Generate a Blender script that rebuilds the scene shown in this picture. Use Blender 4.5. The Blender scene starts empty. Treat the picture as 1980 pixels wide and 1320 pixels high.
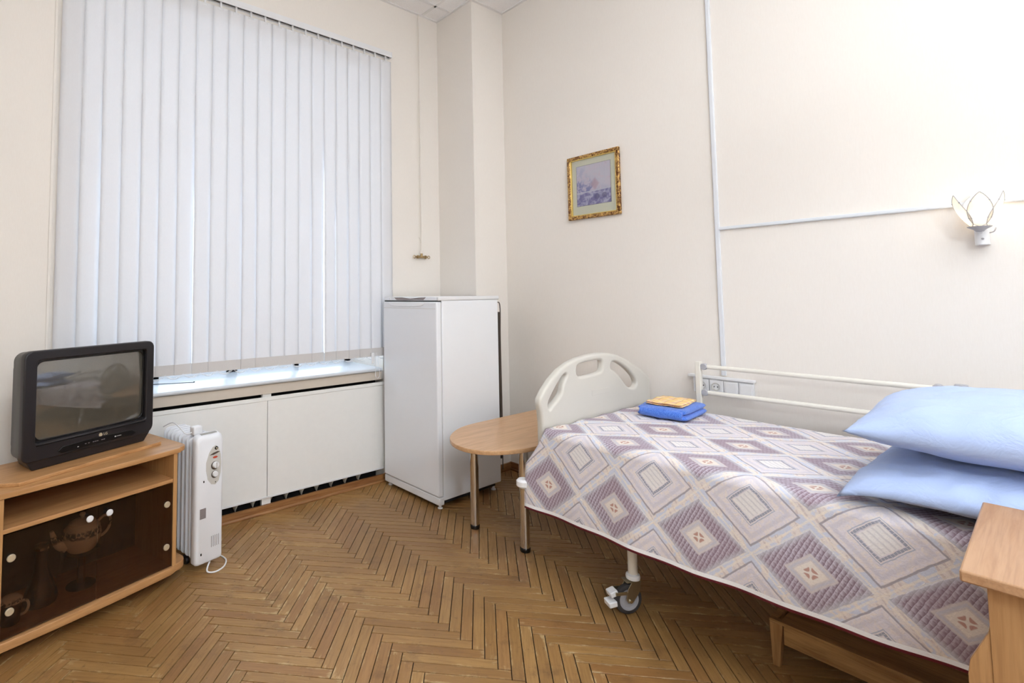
import bpy, bmesh, math, random
from mathutils import Vector, Matrix, noise
random.seed(7)
PI = math.pi
R = math.radians
S = bpy.context.scene
COL = S.collection

# ------------------------------------------------------------------ camera
cam_d = bpy.data.cameras.new('camera')
cam = bpy.data.objects.new('camera', cam_d)
COL.objects.link(cam)
S.camera = cam
FPX, PPX, PPY = 997.127, 791.82, 511.15          # focal length and principal point in pixels of 1980x1320
cam_d.sensor_fit = 'HORIZONTAL'
cam_d.sensor_width = 36.0
cam_d.lens = FPX / 1980 * 36
cam_d.shift_x = (990 - PPX) / 1980
cam_d.shift_y = -(660 - PPY) / 1980
cam_d.clip_start = 0.02
yaw, pit, rol = R(37.229), R(3.3494), R(-0.5669)
fwd = Vector((math.sin(yaw) * math.cos(pit), math.cos(yaw) * math.cos(pit), math.sin(pit)))
rgt = Vector((math.cos(yaw), -math.sin(yaw), 0))
upv = rgt.cross(fwd)
r2 = math.cos(rol) * rgt + math.sin(rol) * upv
u2 = -math.sin(rol) * rgt + math.cos(rol) * upv
M = Matrix((r2, u2, -fwd)).transposed().to_4x4()
M.translation = Vector((0, 0, 1.47))
cam.matrix_world = M

# ------------------------------------------------------------------ view + sky
S.view_settings.view_transform = 'Standard'
S.view_settings.look = 'None'
S.view_settings.gamma = 1
S.view_settings.use_curve_mapping = False
S.view_settings.exposure = 0.41
S.cycles.max_bounces = 10
S.cycles.diffuse_bounces = 5
S.cycles.glossy_bounces = 4
S.cycles.transmission_bounces = 8
S.cycles.transparent_max_bounces = 12
S.cycles.sample_clamp_indirect = 6.0
SKY = 3.9
GLOBE = 40.0
UPLIGHT = 76.0
BULB = 11.0
W = bpy.data.worlds.new('overcast_sky')
S.world = W
W.use_nodes = True
bgn = W.node_tree.nodes['Background']
bgn.inputs[0].default_value = (0.80, 0.89, 1.0, 1)
bgn.inputs[1].default_value = SKY

# ------------------------------------------------------------------ shader helpers
def srgb(r, g, b):
    f = lambda c: (c / 255 / 12.92) if c / 255 <= 0.04045 else ((c / 255 + 0.055) / 1.055) ** 2.4
    return (f(r), f(g), f(b), 1)

class X:
    """a node socket (or number) with arithmetic"""
    nt = None
    def __init__(s, v): s.v = v
    def op(s, o, a, *b):
        n = X.nt.nodes.new('ShaderNodeMath'); n.operation = o
        for i, q in enumerate((a,) + b):
            q = q.v if isinstance(q, X) else q
            if isinstance(q, (int, float)): n.inputs[i].default_value = q
            else: X.nt.links.new(q, n.inputs[i])
        return X(n.outputs[0])
    def __add__(s, b): return s.op('ADD', s, b)
    __radd__ = __add__
    def __sub__(s, b): return s.op('SUBTRACT', s, b)
    def __rsub__(s, b): return s.op('SUBTRACT', b, s)
    def __mul__(s, b): return s.op('MULTIPLY', s, b)
    __rmul__ = __mul__
    def __truediv__(s, b): return s.op('DIVIDE', s, b)
    def lt(s, b): return s.op('LESS_THAN', s, b)
    def gt(s, b): return s.op('GREATER_THAN', s, b)
    def abs(s): return s.op('ABSOLUTE', s)
    def frac(s): return s.op('FRACT', s)
    def floor(s): return s.op('FLOOR', s)
    def sin(s): return s.op('SINE', s)
    def max(s, b): return s.op('MAXIMUM', s, b)
    def min(s, b): return s.op('MINIMUM', s, b)
    def ctr(s): return (s + 0.5).frac() - 0.5
    def step(s, a, b):
        n = X.nt.nodes.new('ShaderNodeMapRange'); n.interpolation_type = 'SMOOTHSTEP'
        X.nt.links.new(s.v, n.inputs[0]); n.inputs[1].default_value = a; n.inputs[2].default_value = b
        return X(n.outputs[0])

class Mat:
    def __init__(s, name, col=(0.8, 0.8, 0.8, 1), rough=0.5, metal=0.0, **kw):
        s.m = bpy.data.materials.new(name); s.m.use_nodes = True
        s.nt = s.m.node_tree; s.b = s.nt.nodes['Principled BSDF']
        X.nt = s.nt
        s.b.inputs['Base Color'].default_value = col
        s.b.inputs['Roughness'].default_value = rough
        s.b.inputs['Metallic'].default_value = metal
        for k, v in kw.items(): s.b.inputs[k.replace('_', ' ')].default_value = v
        s.m.diffuse_color = col
    def new(s, t): return s.nt.nodes.new(t)
    def ln(s, a, b): s.nt.links.new(a, b)
    def coord(s, kind='Object', scale=(1, 1, 1), rot=(0, 0, 0), loc=(0, 0, 0)):
        t = s.new('ShaderNodeTexCoord'); mp = s.new('ShaderNodeMapping')
        mp.inputs['Scale'].default_value = scale; mp.inputs['Rotation'].default_value = rot; mp.inputs['Location'].default_value = loc
        s.ln(t.outputs[kind], mp.inputs[0]); return mp.outputs[0]
    def noise(s, vec, scale=5, detail=3, rough=0.5, dist=0.0):
        n = s.new('ShaderNodeTexNoise'); n.inputs['Scale'].default_value = scale; n.inputs['Detail'].default_value = detail
        n.inputs['Roughness'].default_value = rough; n.inputs['Distortion'].default_value = dist
        s.ln(vec, n.inputs['Vector']); return X(n.outputs[0])
    def mix(s, fac, a, b, mode='MIX'):
        n = s.new('ShaderNodeMix'); n.data_type = 'RGBA'; n.blend_type = mode
        for i, q in ((0, fac), (6, a), (7, b)):
            q = q.v if isinstance(q, X) else q
            if isinstance(q, (int, float)): n.inputs[i].default_value = q
            elif isinstance(q, tuple): n.inputs[i].default_value = q
            else: s.ln(q, n.inputs[i])
        return n.outputs[2]
    def base(s, sock): s.ln(sock, s.b.inputs['Base Color']); return s
    def bump(s, h, strength=0.2, dist=0.002):
        n = s.new('ShaderNodeBump'); n.inputs['Strength'].default_value = strength; n.inputs['Distance'].default_value = dist
        s.ln(h.v if isinstance(h, X) else h, n.inputs['Height']); s.ln(n.outputs[0], s.b.inputs['Normal']); return s

def plain(name, col, rough=0.5, metal=0.0, var=0.03, scale=30, bump=0.0, **kw):
    m = Mat(name, col, rough, metal, **kw)
    n = m.noise(m.coord('Object'), scale, 3)
    dark = tuple(c * (1 - 2 * var) for c in col[:3]) + (1,)
    m.base(m.mix(n, dark, col))
    if bump: m.bump(n, bump, 0.001)
    return m.m

def wood(name, c1, c2, axis=0, rough=0.42, scale=1.0, coat=0.0):
    m = Mat(name, c1, rough)
    sc = [22 * scale] * 3; sc[axis] = 1.6 * scale
    v = m.coord('Object', tuple(sc))
    n = m.noise(v, 2.2, 5, 0.62, 0.6)
    sc2 = [140 * scale] * 3; sc2[axis] = 4 * scale
    f = m.noise(m.coord('Object', tuple(sc2)), 1.5, 2)
    col = m.mix(n.step(0.3, 0.72), c1, c2)
    col = m.mix(f.step(0.45, 0.75) * 0.35, col, tuple(c * 0.72 for c in c2[:3]) + (1,))
    m.base(col)
    m.b.inputs['Coat Weight'].default_value = coat
    m.bump(f, 0.06, 0.0006)
    return m.m

MT = {}
# walls: warm cream woven wallpaper
m = Mat('wallpaper', srgb(238, 234, 228), 0.75)
v = m.coord('Object', (60, 60, 9)); n = m.noise(v, 4, 3)
v2 = m.coord('Object', (9, 9, 60)); n2 = m.noise(v2, 4, 3)
m.base(m.mix(n, srgb(237, 230, 222), srgb(242, 236, 229)))
m.bump(n + n2, 0.10, 0.001)
MT['wall'] = m.m
# ceiling: fissured mineral tiles
m = Mat('ceiling_tile', srgb(232, 229, 228), 0.9)
n = m.noise(m.coord('Object'), 190, 2, 0.7)
m.base(m.mix(n.step(0.55, 0.75), srgb(252, 250, 250), srgb(232, 229, 229)))
m.bump(n, 0.3, 0.002)
MT['tile'] = m.m
MT['tbar'] = plain('painted_metal_grid', srgb(242, 240, 240), 0.4)
MT['white_gloss'] = plain('white_gloss_paint', srgb(238, 240, 243), 0.13, var=0.01)
MT['sill_paint'] = plain('sill_paint', srgb(214, 217, 222), 0.16, var=0.01)
MT['white'] = plain('white_plastic', srgb(236, 236, 238), 0.35, var=0.01)
MT['appliance'] = plain('white_enamel', srgb(244, 246, 250), 0.32, var=0.008)
MT['appliance_door'] = plain('white_enamel_door', srgb(243, 245, 250), 0.16, var=0.008)
MT['trunk'] = plain('pvc_trunking', srgb(228, 231, 236), 0.35, var=0.01)
MT['panel'] = plain('cover_panel', srgb(247, 246, 243), 0.5, var=0.02)
MT['dark'] = plain('dark_void', srgb(24, 22, 24), 0.8)
MT['tan'] = plain('sill_underside_board', srgb(214, 202, 188), 0.6)
MT['iron'] = plain('painted_iron', srgb(215, 210, 198), 0.5, var=0.05)
MT['black'] = plain('black_plastic', srgb(27, 24, 28), 0.38, var=0.08, bump=0.08, scale=300)
MT['black_gloss'] = plain('black_gloss', srgb(18, 17, 19), 0.2)
MT['rubber'] = plain('grey_rubber', srgb(62, 58, 58), 0.7, var=0.1)
MT['grey_plastic'] = plain('grey_plastic', srgb(205, 202, 196), 0.4)
MT['wheel_grey'] = plain('wheel_grey', srgb(176, 176, 182), 0.4)
MT['cream'] = plain('cream_enamel', srgb(236, 232, 222), 0.3, var=0.02)
MT['board'] = plain('footboard_plastic', srgb(213, 209, 200), 0.38, var=0.015)
MT['chrome'] = plain('chrome', srgb(225, 222, 218), 0.1, 1.0)
MT['steel'] = plain('zinc_steel', srgb(170, 160, 135), 0.3, 0.9)
MT['brass'] = plain('brass', srgb(186, 160, 120), 0.3, 0.9, var=0.15)
MT['gold_knob'] = plain('satin_gold', srgb(226, 214, 186), 0.28, 0.55)
MT['radiator_heater'] = plain('heater_enamel', srgb(240, 242, 247), 0.3, var=0.01)
MT['coil'] = plain('condenser_wire', srgb(95, 84, 76), 0.5, 0.3)
MT['pipe'] = plain('painted_pipe', srgb(240, 233, 225), 0.5)
MT['red'] = plain('red_badge', srgb(190, 66, 44), 0.4)
MT['mattress'] = plain('burgundy_ticking', srgb(96, 18, 30), 0.9)
MT['foil'] = plain('grey_label', srgb(160, 150, 150), 0.5, var=0.3, scale=400)
MT['beech'] = wood('beech_laminate', srgb(198, 150, 100), srgb(178, 130, 82), 0, 0.38)
MT['beech_v'] = wood('beech_laminate_vertical', srgb(202, 156, 104), srgb(182, 134, 84), 2, 0.4)
MT['beech_table'] = wood('table_laminate', srgb(212, 170, 128), srgb(192, 148, 104), 0, 0.3)
MT['beech_edge'] = wood('edge_banding', srgb(204, 158, 104), srgb(190, 142, 88), 0, 0.4)
MT['oak_v'] = wood('cabinet_side_veneer', srgb(186, 144, 98), srgb(166, 122, 78), 2, 0.45)
MT['hardboard'] = plain('dark_hardboard', srgb(74, 50, 36), 0.8)
MT['cab_top'] = wood('cabinet_top_laminate', srgb(190, 150, 114), srgb(172, 130, 94), 0, 0.4)
MT['stool'] = wood('varnished_pine', srgb(178, 138, 88), srgb(136, 96, 54), 1, 0.5)
MT['stool_v'] = wood('varnished_pine_leg', srgb(180, 140, 92), srgb(146, 104, 62), 2, 0.5)
MT['base'] = wood('varnished_baseboard', srgb(168, 122, 76), srgb(132, 84, 48), 0, 0.4)
MT['base_y'] = wood('varnished_baseboard_side', srgb(158, 108, 66), srgb(122, 74, 42), 1, 0.4)

# parquet: one colour value per stave, grain along the stave (UV)
m = Mat('oak_parquet', srgb(150, 110, 66), 0.33)
at = m.new('ShaderNodeAttribute'); at.attribute_name = 'stave'
sep = m.new('ShaderNodeSeparateColor'); m.ln(at.outputs['Color'], sep.inputs[0])
tone, hue, ofs = X(sep.outputs[0]), X(sep.outputs[1]), X(sep.outputs[2])
uv = m.new('ShaderNodeUVMap'); uv.uv_map = 'UVMap'
mp = m.new('ShaderNodeMapping'); mp.inputs['Scale'].default_value = (5, 60, 1); m.ln(uv.outputs[0], mp.inputs[0])
comb = m.new('ShaderNodeCombineXYZ'); m.ln((ofs * 40).v, comb.inputs[0]); m.ln((tone * 31).v, comb.inputs[1]); m.ln(comb.outputs[0], mp.inputs['Location'])
gr = m.noise(mp.outputs[0], 1.4, 5, 0.65, 0.5)
mp2 = m.new('ShaderNodeMapping'); mp2.inputs['Scale'].default_value = (14, 40, 1); m.ln(uv.outputs[0], mp2.inputs[0]); m.ln(comb.outputs[0], mp2.inputs['Location'])
wear = m.noise(mp2.outputs[0], 0.8, 4, 0.7)
big = m.noise(m.coord('Object'), 1.3, 3, 0.6)
c = m.mix(tone, srgb(150, 112, 64), srgb(174, 135, 82))
c = m.mix(hue * 0.45, c, srgb(146, 98, 58))
c = m.mix(gr.step(0.35, 0.75) * 0.45, c, srgb(112, 76, 40))
us = m.new('ShaderNodeSeparateXYZ'); m.ln(uv.outputs[0], us.inputs[0])
uu, vv = X(us.outputs[0]), X(us.outputs[1])
edge = ((vv - 0.0256).abs().step(0.010, 0.024)).max((uu - 0.193).abs().step(0.145, 0.19))
c = m.mix((wear * (edge * 0.35 + 0.65) * (big * 0.6 + 0.7)).step(0.50, 0.68) * 0.5, c, srgb(212, 188, 142))
c = m.mix((1 - big.step(0.36, 0.56)) * 0.35, c, srgb(112, 80, 46))
dirt = m.noise(m.coord('Object'), 5.5, 5, 0.7)
c = m.mix(dirt.step(0.54, 0.70) * 0.45, c, srgb(96, 66, 38))
spots = m.noise(m.coord('Object'), 26, 4, 0.7)
c = m.mix(spots.step(0.62, 0.74) * 0.6, c, srgb(78, 50, 28))
m.base(c)
m.ln((gr * 0.22 + 0.20 + dirt * 0.12).v, m.b.inputs['Roughness'])
m.bump(gr + dirt * 0.8, 0.2, 0.0015)
MT['parquet'] = m.m
MT['gap'] = plain('parquet_gap', srgb(38, 22, 12), 0.9)

# blind fabric: woven, lets daylight through
def fabric(name, col, trans):
    m = Mat(name, col, 0.9)
    tr = m.new('ShaderNodeBsdfTranslucent'); tr.inputs[0].default_value = col
    df = m.new('ShaderNodeBsdfDiffuse')
    n = m.noise(m.coord('Object', (500, 500, 60)), 1, 2)
    cc = m.mix(n, tuple(x * 0.95 for x in col[:3]) + (1,), col)
    m.ln(cc, df.inputs[0]); m.ln(cc, tr.inputs[0])
    mx = m.new('ShaderNodeMixShader'); mx.inputs[0].default_value = trans
    m.ln(df.outputs[0], mx.inputs[1]); m.ln(tr.outputs[0], mx.inputs[2])
    m.ln(mx.outputs[0], m.nt.nodes['Material Output'].inputs[0])
    return m.m
MT['vane'] = fabric('blind_fabric', srgb(247, 247, 250), 0.24)
MT['vane_hem'] = fabric('blind_fabric_hem', srgb(226, 222, 220), 0.15)

def clear_glass(name, tint, gloss=0.06, rough=0.02):
    m = Mat(name, tint, 0.05)
    t = m.new('ShaderNodeBsdfTransparent'); t.inputs[0].default_value = tint
    g = m.new('ShaderNodeBsdfGlossy'); g.inputs['Roughness'].default_value = rough
    lw = m.new('ShaderNodeLayerWeight'); lw.inputs[0].default_value = 0.35
    f = (X(lw.outputs['Fresnel']) * 0.6 + gloss).min(1.0)
    mx = m.new('ShaderNodeMixShader'); m.ln(f.v, mx.inputs[0]); m.ln(t.outputs[0], mx.inputs[1]); m.ln(g.outputs[0], mx.inputs[2])
    m.ln(mx.outputs[0], m.nt.nodes['Material Output'].inputs[0])
    return m.m
MT['glass'] = clear_glass('window_glass', (0.93, 0.96, 0.97, 1))
MT['brown_glass'] = clear_glass('smoked_brown_glass', (0.63, 0.53, 0.47, 1), 0.012, 0.03)
MT['pot_glass'] = clear_glass('amber_glassware', (0.78, 0.70, 0.62, 1), 0.08)
MT['thin_glass'] = clear_glass('picture_glass', (0.97, 0.97, 0.97, 1), 0.01)

def emis(name, col, st):
    m = Mat(name, col, 0.5)
    m.b.inputs['Emission Color'].default_value = col; m.b.inputs['Emission Strength'].default_value = st
    return m.m
MT['fill_glow'] = emis('fill_globe_glow', (0.79, 0.905, 1.0, 1), GLOBE)  # glow of the added fill globe
MT['bulb'] = emis('lit_bulb', (1.0, 0.83, 0.60, 1), BULB)
m = Mat('screen_glass', srgb(90, 86, 78), 0.04, IOR=2.3)
n = m.noise(m.coord('Object'), 500, 1); m.base(m.mix(n, srgb(76, 73, 65), srgb(88, 84, 76)))
MT['screen'] = m.m
# frosted petal glass
m = Mat('petal_glass', srgb(250, 246, 236), 0.3)
tr = m.new('ShaderNodeBsdfTranslucent'); tr.inputs[0].default_value = (0.97, 0.95, 0.9, 1)
tp = m.new('ShaderNodeBsdfTransparent')
mx = m.new('ShaderNodeMixShader'); mx.inputs[0].default_value = 0.5
m.ln(m.b.outputs[0], mx.inputs[1]); m.ln(tr.outputs[0], mx.inputs[2])
mx2 = m.new('ShaderNodeMixShader'); mx2.inputs[0].default_value = 0.12
m.ln(mx.outputs[0], mx2.inputs[1]); m.ln(tp.outputs[0], mx2.inputs[2])
m.ln(mx2.outputs[0], m.nt.nodes['Material Output'].inputs[0])
MT['petal'] = m.m

# pillow cotton, towel, cloth
m = Mat('pale_blue_cotton', srgb(176, 198, 240), 0.85)
n = m.noise(m.coord('Object'), 9, 4, 0.6, 0.6); w = m.noise(m.coord('Object', (900, 900, 900)), 1, 1)
m.base(m.mix(w, srgb(170, 190, 230), srgb(182, 200, 238)))
m.b.inputs['Sheen Weight'].default_value = 0.2
m.bump(n + w * 0.05, 0.6, 0.016)
MT['pillow'] = m.m
m = Mat('blue_terry', srgb(40, 92, 200), 0.95)
n = m.noise(m.coord('Object'), 330, 2, 0.6)
m.base(m.mix(n.step(0.35, 0.65), srgb(34, 92, 212), srgb(104, 154, 244))); m.bump(n, 0.9, 0.004)
m.b.inputs['Sheen Weight'].default_value = 0.4
MT['terry'] = m.m
m = Mat('yellow_check_cotton', srgb(230, 190, 100), 0.9)
tc = m.new('ShaderNodeTexCoord'); sp = m.new('ShaderNodeSeparateXYZ'); m.ln(tc.outputs['Object'], sp.inputs[0])
x_, y_ = X(sp.outputs[0]), X(sp.outputs[1])
a = (x_ * 18).frac().step(0.45, 0.55); b = (y_ * 18).frac().step(0.45, 0.55)
c = m.mix(a, srgb(250, 228, 164), srgb(236, 196, 168)); c = m.mix(b * 0.45, c, srgb(250, 208, 110))
ln = ((x_ * 18).frac().lt(0.06)).max((y_ * 18).frac().lt(0.06)); c = m.mix(ln * 0.7, c, srgb(190, 110, 60))
m.base(c); MT['check'] = m.m

# bedspread tapestry: two kinds of diamonds in a lattice; UV = (across, along) in metres
m = Mat('tapestry', (0.6, 0.56, 0.56, 1), 0.9)
uv = m.new('ShaderNodeUVMap'); uv.uv_map = 'UVMap'
warp = m.new('ShaderNodeTexNoise'); warp.inputs['Scale'].default_value = 38; warp.inputs['Detail'].default_value = 2; m.ln(uv.outputs[0], warp.inputs['Vector'])
wsep = m.new('ShaderNodeSeparateColor'); m.ln(warp.outputs['Color'], wsep.inputs[0])
sp = m.new('ShaderNodeSeparateXYZ'); m.ln(uv.outputs[0], sp.inputs[0])
U0, V0 = X(sp.outputs[0]), X(sp.outputs[1])
wx, wy = (X(wsep.outputs[0]) - 0.5) * 0.006, (X(wsep.outputs[1]) - 0.5) * 0.006
U, V = U0 + wx, V0 + wy
a = (V - 1.517) / 0.36; b = (U + 0.09) / 0.356
fa, fb = a.ctr(), b.ctr()
dA = (fa.abs() + fb.abs()) * 2
ga, gb = (a + 0.5).ctr(), (b + 0.5).ctr()
dB = (ga.abs() * 0.90 + gb.abs() * 1.0) * 2
fine = m.noise(uv.outputs[0], 150, 3, 0.7)
mid = m.noise(uv.outputs[0], 48, 3, 0.6, 1.2)
low = m.noise(uv.outputs[0], 3, 2)
scr = (mid * 9).sin()                                # scroll-like lines
CREAM, PALE, LILAC, ROSE, GREY, MAUVE, DARK = (srgb(250, 246, 240), srgb(244, 245, 250), srgb(216, 213, 226), srgb(243, 228, 222), srgb(158, 160, 176), srgb(170, 154, 168), srgb(138, 118, 130))
c = m.mix(scr.step(-0.2, 0.5), srgb(212, 216, 230), CREAM)
blot = m.noise(uv.outputs[0], 21, 2, 0.5, 0.8)
c = m.mix(blot.step(0.46, 0.54) * 0.75, c, srgb(240, 226, 214))
tri = ((a * 14 + b * 6).frac() - (b * 14).frac()).abs().lt(0.16)
c = m.mix(tri * blot.step(0.5, 0.6) * 0.5, c, srgb(196, 178, 176))
c = m.mix((1 - scr.abs().step(0.0, 0.22)) * 0.7, c, srgb(186, 180, 196))
cross_ = (1 - (dA - 1.0).abs().step(0.015, 0.04))
c = m.mix(cross_ * 0.6, c, srgb(246, 236, 222))
# ridge lines of the border zone
bz = ((dA * 11).sin()).step(0.3, 0.9)
c = m.mix(bz * 0.35, c, ROSE)
# A diamonds
inA = 1 - dA.step(0.80, 0.83)
ca = m.mix(mid.step(0.4, 0.62), srgb(228, 222, 229), srgb(236, 226, 222))
ca = m.mix(fine.step(0.5, 0.7) * 0.35, ca, LILAC)
ed = 1 - (dA - 0.66).abs().step(0.03, 0.08)
ca = m.mix(ed * 0.5, ca, srgb(204, 200, 212))
ringA = 1 - (dA - 0.365).abs().step(0.03, 0.04)
seg = (((fa + fb) * 24).frac().lt(0.14)).max(((fa - fb) * 24).frac().lt(0.14))
ca = m.mix(ringA * (1 - seg * 0.7), ca, GREY)
ca = m.mix((1 - (dA - 0.44).abs().step(0.008, 0.018)) * 0.8, ca, srgb(170, 178, 196))
ca = m.mix((1 - dA.step(0.30, 0.31)) * 0.85, ca, srgb(240, 237, 235))
ca = m.mix((1 - dA.step(0.29, 0.295)) * (((fa * 1.4 - fb * 1.6) * 60).sin()).step(0.2, 0.9) * 0.4, ca, srgb(186, 182, 190))
c = m.mix(inA, c, ca)
lineA = 1 - (dA - 0.84).abs().step(0.012, 0.035)
c = m.mix(lineA * 0.85, c, srgb(158, 150, 160))
# B diamonds: rows of scales
s1, t1 = (ga + gb) * 17, (ga - gb) * 17
sc1 = (s1 + t1 * 0.35).frac(); sc2 = (t1 * 1.0 + s1.floor() * 0.5).frac()
shade = (sc1 * 0.9 + sc2 * 0.5).step(0.2, 1.25)
cb = m.mix(shade, DARK, srgb(206, 198, 212))
cb = m.mix((1 - sc1.step(0.0, 0.16)) * 0.5, cb, srgb(96, 74, 86))
cb = m.mix(low.step(0.35, 0.65) * 0.4, cb, srgb(150, 120, 130))
cb = m.mix(dB.step(0.66, 0.80) * 0.6, cb, srgb(206, 208, 216))
cb = m.mix((1 - dB.step(0.36, 0.40)) * 0.9, cb, srgb(214, 206, 204))
cb = m.mix((1 - (dB - 0.30).abs().step(0.02, 0.035)) * 0.6, cb, srgb(196, 196, 208))
cb = m.mix((1 - dB.step(0.22, 0.25)), cb, srgb(232, 222, 212))
dots = (((ga * 46).sin().abs()) * ((gb * 46).sin().abs())).step(0.2, 0.5)
cb = m.mix((1 - dB.step(0.12, 0.15)) * dots, cb, srgb(190, 146, 132))
inB = 1 - dB.step(0.80, 0.83)
c = m.mix(inB, c, cb)
c = m.mix((1 - (dB - 0.84).abs().step(0.01, 0.03)) * 0.5, c, srgb(236, 230, 220))
c = m.mix(fine.step(0.35, 0.75) * 0.18, c, srgb(180, 170, 176))
# selvedge
hem = U0.lt(-0.396)
c = m.mix(hem, c, srgb(250, 250, 252))
m.base(c)
m.bump(shade * inB + scr * 0.25 + fine * 0.5 + inA * 0.5, 0.35, 0.003)
MT['tapestry'] = m.m
m = Mat('burgundy_lining', srgb(112, 28, 40), 0.9); MT['lining'] = m.m

# picture print
m = Mat('pastel_landscape_print', (0.6, 0.6, 0.8, 1), 0.6)
tc = m.new('ShaderNodeTexCoord'); sp = m.new('ShaderNodeSeparateXYZ'); m.ln(tc.outputs['Object'], sp.inputs[0])
yy, zz = X(sp.outputs[1]), X(sp.outputs[2])
n = m.noise(m.coord('Object', (1, 1, 1)), 26, 5, 0.65, 0.8); n2 = m.noise(m.coord('Object', (1, 1, 1)), 9, 3)
sky = m.mix((zz * 4 + yy * -3 + 0.1 + n2 * 0.9).step(0.2, 0.9), srgb(150, 150, 204), srgb(232, 228, 242))
c = m.mix(n.step(0.45, 0.58) * 0.8, sky, srgb(238, 226, 240))
house = (1 - (((yy + 0.01).abs() * 1.3 + (zz - 0.01).abs())).step(0.03, 0.06)); c = m.mix(house * 0.7, c, srgb(214, 178, 196))
c = m.mix(n.step(0.60, 0.8) * 0.6, c, srgb(196, 150, 172))
lowp = 1 - (zz + 0.045 + yy * 0.05).step(-0.003, 0.003)
cl = m.mix(n.step(0.4, 0.65), srgb(130, 122, 186), srgb(214, 212, 236))
c = m.mix(lowp, c, cl)
ln = 1 - ((zz + 0.038 + yy * 0.05).abs()).step(0.002, 0.005)
c = m.mix(ln, c, srgb(222, 224, 238))
d1 = ((yy + 0.025) * (yy + 0.025) + (zz + 0.085) * (zz + 0.085)).lt(0.00045); d2 = ((yy + 0.085) * (yy + 0.085) + (zz + 0.082) * (zz + 0.082)).lt(0.0004)
c = m.mix(d1.max(d2) * 0.7, c, srgb(96, 90, 150))
m.base(c); MT['print'] = m.m
m = Mat('gilt_frame', srgb(176, 128, 60), 0.3, 0.6)
n = m.noise(m.coord('Object'), 60, 4, 0.7, 1.0); m.base(m.mix(n.step(0.42, 0.6), srgb(96, 54, 26), srgb(214, 172, 104))); m.bump(n, 0.4, 0.003)
MT['gilt'] = m.m
MT['gilt_lip'] = plain('gold_lip', srgb(238, 206, 120), 0.25, 0.7)
MT['mount'] = plain('cream_mount', srgb(246, 246, 224), 0.8, var=0.01)
# teapot porcelain with a leafy band
m = Mat('floral_porcelain', srgb(226, 214, 184), 0.2)
tc = m.new('ShaderNodeTexCoord'); sp = m.new('ShaderNodeSeparateXYZ'); m.ln(tc.outputs['Object'], sp.inputs[0])
zz = X(sp.outputs[2]); n = m.noise(m.coord('Object'), 42, 4, 0.6, 1.0)
bandm = (1 - (zz - 0.088).abs().step(0.010, 0.022)) * n.step(0.42, 0.55)
m.base(m.mix(bandm, srgb(244, 234, 206), srgb(90, 98, 92))); MT['porcelain'] = m.m

# ------------------------------------------------------------------ mesh helpers
def tag(o, label=None, cat=None, group=None, kind=None):
    if label: o['label'] = label
    if cat: o['category'] = cat
    if group: o['group'] = group
    if kind: o['kind'] = kind
    return o
def thing(name, label, cat, loc=(0, 0, 0), rz=0.0, group=None, kind=None):
    o = bpy.data.objects.new(name, None); COL.objects.link(o)
    o.location = loc; o.rotation_euler = (0, 0, rz); o.empty_display_size = 0.05
    return tag(o, label, cat, group, kind)
def finish(name, bm, mats, parent=None, smooth=False, bevel=0.0, seg=2, loc=None, rot=None):
    me = bpy.data.meshes.new(name)
    bmesh.ops.recalc_face_normals(bm, faces=bm.faces)
    bm.to_mesh(me); bm.free()
    for k in (mats if isinstance(mats, (list, tuple)) else [mats]): me.materials.append(MT[k])
    if smooth:
        for p in me.polygons: p.use_smooth = True
    o = bpy.data.objects.new(name, me); COL.objects.link(o)
    if parent: o.parent = parent
    if loc: o.location = loc
    if rot: o.rotation_euler = rot
    if bevel:
        md = o.modifiers.new('bevel', 'BEVEL'); md.width = bevel; md.segments = seg; md.limit_method = 'ANGLE'; md.angle_limit = R(35)
        md.harden_normals = False
    if smooth and smooth != 'all':
        try:
            me.set_sharp_from_angle(angle=R(40))
        except Exception: pass
    return o
def box(bm, x0, x1, y0, y1, z0, z1, mi=0, mat=None):
    vs = [bm.verts.new(v) for v in ((x0, y0, z0), (x1, y0, z0), (x1, y1, z0), (x0, y1, z0), (x0, y0, z1), (x1, y0, z1), (x1, y1, z1), (x0, y1, z1))]
    if mat:
        for q in vs: q.co = mat @ q.co
    for f in ((3, 2, 1, 0), (4, 5, 6, 7), (0, 1, 5, 4), (1, 2, 6, 5), (2, 3, 7, 6), (3, 0, 4, 7)):
        bm.faces.new([vs[i] for i in f]).material_index = mi
def boxes(name, lst, mats, parent=None, bevel=0.0, **kw):
    bm = bmesh.new()
    for b in lst: box(bm, *b)
    return finish(name, bm, mats, parent, bevel=bevel, smooth=bool(bevel), **kw)
def tube(bm, pts, r, n=12, caps=True, mi=0):
    pts = [Vector(p) for p in pts]
    rad = r if isinstance(r, (list, tuple)) else [r] * len(pts)
    rings = []; prev = None
    for i, p in enumerate(pts):
        t = (pts[min(i + 1, len(pts) - 1)] - pts[max(i - 1, 0)]).normalized()
        if prev is None:
            a = Vector((0, 0, 1)) if abs(t.z) < 0.9 else Vector((1, 0, 0)); e = t.cross(a).normalized()
        else:
            e = (prev - t * prev.dot(t)).normalized()
        prev = e; f = t.cross(e)
        rings.append([bm.verts.new(p + rad[i] * (math.cos(2 * PI * k / n) * e + math.sin(2 * PI * k / n) * f)) for k in range(n)])
    for A, B in zip(rings, rings[1:]):
        for k in range(n): bm.faces.new((A[k], A[(k + 1) % n], B[(k + 1) % n], B[k])).material_index = mi
    if caps:
        bm.faces.new(rings[0]).material_index = mi; bm.faces.new(rings[-1]).material_index = mi
def tubes(name, paths, r, mat, parent=None, n=12, **kw):
    bm = bmesh.new()
    for p in paths: tube(bm, p, r, n)
    return finish(name, bm, mat, parent, smooth=True, **kw)
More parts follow.
